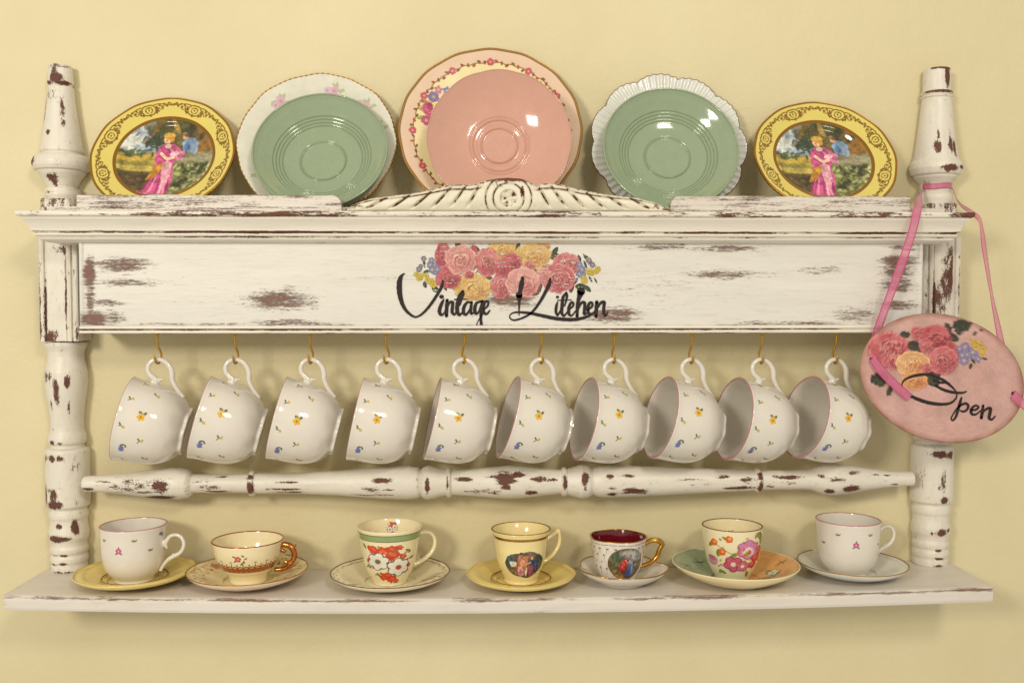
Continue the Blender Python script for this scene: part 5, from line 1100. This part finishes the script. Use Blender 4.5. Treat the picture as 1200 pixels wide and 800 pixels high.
# ------------------------------------------------------------------ the oval sign and its ribbon
Y_SGN = -.1000
sgn = thing('hanging_sign', 'pink oval wooden sign with roses reading Open, hung by pink ribbon', 'sign', tuple(P(1104, 520, Y_SGN)))
def build_sign():
    a, b, ang = 97.6, 74.0, R_(15.9); c, s = math.cos(ang), math.sin(ang); th = np.linspace(0, 2*np.pi, 160, endpoint=False)
    org = np.array(sgn.location)
    def ring(k, Y): return np.array([P(1104+k*a*math.cos(t)*c-k*b*math.sin(t)*s, 443+k*a*math.cos(t)*s+k*b*math.sin(t)*c, Y) for t in th])
    # front disc as a dense painted grid in polar form
    ks = np.linspace(.004, .985, 150); V = [ring(k, Y_SGN) for k in ks]
    V += [ring(.996, Y_SGN+.0006), ring(1.0, Y_SGN+.002)]
    V2 = [P(*((1104, 443)), Y_SGN)]; rows = np.vstack(V); nr = len(V)
    d = rows-CAM; zz = d@AF; px = 600+FPX*(d@AR)/zz; py = 400-FPX*(d@AU)/zz
    p = Paint(px, py, lin((202, 160, 152))); kk = np.repeat(np.r_[ks, .996, 1.0], 160)
    n1 = vnoise(px*.05, py*.05, 2)+.5*vnoise(px*.13, py*.13, 4); p.c = p.c*(1+.22*(n1-.75))[:, None]; st = np.clip(vnoise(px*.035+9, py*.06, 12)*1.8-.9, 0, 1)[:, None]*.35; p.c = p.c*(1-st)+lin((176, 126, 108))*st
    e = np.clip((kk-.90)/.10, 0, 1)**1.5*(.45+.6*vnoise(px*.09, py*.09, 8)); e = np.clip(e, 0, 1); p.c = p.c*(1-e[:, None])+lin((140, 84, 58))*e[:, None]
    A = lambda x, y: (1005+x/8, 365+y/8); B = lambda x, y: (980+x/4, 340+y/4); DK = (50, 50, 38); DL = (78, 78, 56)
    for q, L, w_, r_ in ((A(445, 215), 5.5, 4, .3), (A(530, 320), 7.5, 6, .2), (A(560, 350), 6, 4, .9), (A(855, 170), 9, 4, 1.25), (A(900, 245), 6, 4.5, .5), (B(590, 165), 10, 7, .25), (B(575, 185), 6, 5, 1.2), (B(620, 165), 5, 4, -.6), (A(195, 640), 9, 7, .5), (A(160, 640), 5, 4, -.4), (A(300, 740), 8, 3.4, 1.9), (A(700, 640), 9, 7, .6), (A(710, 590), 9, 4, .1), (B(650, 205), 4, 1.4, 1.9), (B(630, 355), 4, 2, 1.9), (B(698, 322), 4, 1.3, .3), (B(640, 330), 5, 1.6, .9), (B(680, 190), 4, .8, 2.2), (A(250, 600), 6, 4, .8)): p.leaf(*q, L, w_, r_, DK, DL)
    p.line([B(551, 118), B(551, 175)], 1.4, lin((44, 38, 30)))
    REDP = ((192, 84, 92), (222, 148, 144), (134, 44, 56)); CRIM = ((176, 62, 74), (212, 122, 122), (112, 26, 40))
    p.rose(*A(560, 205), 7.5, 8, *REDP, seed=31); p.rose(*A(870, 400), 9, 14, *CRIM, seed=32); p.rose(*A(720, 245), 18, 14.5, *CRIM, seed=33); p.rose(*A(800, 455), 17, 16, *REDP, seed=34); p.rose(*A(640, 320), 8, 9, *REDP, seed=35)
    p.rose(*A(290, 350), 23.5, 18.5, *REDP, seed=36); p.rose(*A(330, 470), 12, 9, *REDP, seed=40); p.rose(*A(520, 490), 19, 14, *ORA, seed=37); p.rose(*A(530, 650), 15, 9.5, (204, 132, 84), (236, 184, 130), (164, 82, 44), seed=38); p.rose(*A(650, 530), 5.5, 5.5, *REDP, seed=39)
    blossoms(p, [B(580, 275), B(605, 265), B(590, 305), B(615, 300), B(600, 330), B(650, 310), B(665, 320), B(640, 290)], (142, 130, 164), (200, 180, 140), 5, (104, 92, 126))
    blossoms(p, [B(640, 240), B(665, 250), B(690, 275), B(685, 300), B(655, 265)], (208, 172, 80), (170, 130, 50), 4.4, (156, 120, 60))
    grain(p, .16, .8); p.c *= .95
    rows = rows-org; F = gridf(nr, 160, cv=True); back = np.vstack([ring(1.0, Y_SGN+.0062), ring(.99, Y_SGN+.0070)])-org
    o = len(rows); V = np.vstack([rows, back]); col = np.vstack([p.c, np.tile(lin((130, 86, 62)), (320, 1))])
    F = np.vstack([F, gridf(2, 160, cv=True)+o, np.c_[np.arange(160)+(nr-1)*160, (np.arange(160)+1) % 160+(nr-1)*160, (np.arange(160)+1) % 160+o, np.arange(160)+o]])
    FF = [tuple(f) for f in F]+[tuple(range(160)), tuple(range(o+160, o+320))]
    mesh('sign_board', V, FF, M_DECAL, sgn, attrs={'metal': np.zeros(len(V))}, col=col)
    OPEN = zs([[(165, 335, 30), (280, 385, 36), (400, 420, 36), (540, 435, 30), (640, 420, 24), (700, 370, 18), (714, 315, 13), (692, 270, 16), (620, 200, 28), (540, 145, 30), (450, 105, 24), (380, 85, 26), (280, 90, 30), (170, 115, 26), (90, 160, 18), (65, 225, 12)],
        [(440, 155, 16), (520, 180, 24), (590, 186, 12)], [(465, 218, 24), (570, 270, 30), (690, 298, 28), (780, 300, 22), (826, 284, 12)],
        [(768, 358, 18), (750, 420, 30), (725, 510, 28), (702, 580, 24), (670, 622, 20), (648, 605, 16), (665, 560, 14), (720, 480, 18), (770, 440, 24), (822, 426, 26), (848, 455, 26), (830, 500, 24), (790, 520, 22), (752, 508, 14)],
        [(880, 502, 14), (930, 500, 22), (967, 470, 22), (942, 448, 20), (902, 468, 26), (880, 510, 32), (892, 550, 28), (940, 552, 20), (988, 510, 12)],
        [(1022, 450, 24), (1012, 520, 34), (1000, 595, 32)], [(1010, 540, 14), (1058, 492, 24), (1106, 482, 30), (1101, 540, 34), (1092, 598, 30), (1125, 612, 22), (1162, 575, 14)]], 1050, 430, 10)
    lettering(OPEN, [], sgn, lambda x, y: P(x, y, Y_SGN-.0005)-org, 'dark script word Open')
build_sign()
def ribbon_mat():
    m, nt, bs = newmat('sheer_pink_ribbon'); at = N(nt, 'ShaderNodeAttribute'); at.attribute_name = 'edge'
    nt.links.new(mixc(nt, at.outputs['Fac'], lin((220, 122, 160)), lin((196, 58, 112))), bs.inputs['Base Color'])
    bs.inputs['Roughness'].default_value = .4; bs.inputs['Sheen Weight'].default_value = .3
    al = math_(nt, 'ADD', math_(nt, 'MULTIPLY', at.outputs['Fac'], .52), .46); nt.links.new(al, bs.inputs['Alpha'])
    return m
M_RIB = ribbon_mat()
def ribbon(pts, width, wdir, n=60, name='ribbon'):
    """pts: 3-D path; wdir: rows of width directions at each path point."""
    q = cr(pts, n); wd = np.array([np.interp(np.linspace(0, 1, n), np.linspace(0, 1, len(wdir)), np.array(wdir, float)[:, k]) for k in range(3)]).T
    wd /= np.linalg.norm(wd, axis=1)[:, None]; us = np.array([-1, -.86, -.72, 0, .72, .86, 1.])
    V = np.array([p+d*u*width/2+np.array([0, -.0002*(1-u*u), 0]) for p, d in zip(q, wd) for u in us])-np.array(sgn.location)
    e = np.tile([1, 1, .1, 0, .1, 1, 1], n)
    m = mesh(name, V, gridf(n, 7), M_RIB, sgn, attrs={'edge': e}); md = m.modifiers.new('thickness', 'SOLIDIFY'); md.thickness = .0003; md.offset = 0
    return m
# round the finial's neck
fx = P(1096, 200, Y_POST)[0]; fz = zpx(217.5, 1096, -.03); fr = 17.6*SC+.0006
th = np.linspace(-1.25, 1.25, 24); Vr = []
ribbon([(fx+fr*math.sin(a), Y_POST-fr*math.cos(a), fz+.0006*math.sin(3*a)) for a in th], .0072, [(0, 0, 1)]*2, n=50)
Lp = lambda x, y, Y: tuple(P(x, y, Y))
ribbon([(fx-fr*.95, Y_POST-fr*.35, fz-.001), Lp(1077, 229, -.055), Lp(1076, 240, -.100), Lp(1074, 250, -.1132), Lp(1068, 275, -.1125), Lp(1052, 322, -.1075), Lp(1036, 365, -.0980), Lp(1028, 388, -.0915), Lp(1024, 410, -.0912), Lp(1022, 423, -.0918)], .0125, [(.2, .5, .8), (.8, .4, .2), (.9, .2, .2), (.95, 0, .3), (.95, 0, .35), (.95, 0, .35)], n=90)
ribbon([(fx+fr*.95, Y_POST-fr*.35, fz-.001), Lp(1124, 238, -.050), Lp(1137, 248, -.085), Lp(1147, 256, -.100), Lp(1150, 266, -.1075), Lp(1154, 295, -.1045), Lp(1162, 345, -.0985), Lp(1170, 385, -.0925), Lp(1177, 420, -.0915), Lp(1187, 462, -.0918)], .0105, [(.0, .5, .8), (.1, .6, .6), (.5, .3, .5), (.6, .6, 0), (.9, .3, .0), (.95, 0, -.25)], n=90)
# tails that come through the holes to the face of the sign
ribbon([Lp(1020, 421, -.0985), Lp(1022.5, 419.5, -.1036), Lp(1026, 425, -.1046), Lp(1035, 437, -.1040), Lp(1050, 452, -.1036), Lp(1066, 466, -.1030)], .0100, [(.5, 0, .8), (.7, 0, .7), (.68, 0, .72), (.62, 0, .78)], n=50)
ribbon([Lp(1187, 460, -.0985), Lp(1188, 463, -.1030), Lp(1193, 468, -.1040), Lp(1202, 476, -.1036), Lp(1214, 488, -.1030)], .0100, [(.5, 0, .8), (.7, 0, .7), (.65, 0, .75)], n=40)
for hx, hy in ((1021.5, 421), (1187.5, 461)):
    c0 = P(hx, hy, Y_SGN-.0003)-np.array(sgn.location); th = np.linspace(0, 2*np.pi, 20, endpoint=False)
    mesh('ribbon_hole', [c0+np.array([.0026*math.cos(a), 0, .0026*math.sin(a)]) for a in th], [tuple(range(20))], M_INK, sgn, smooth=False)
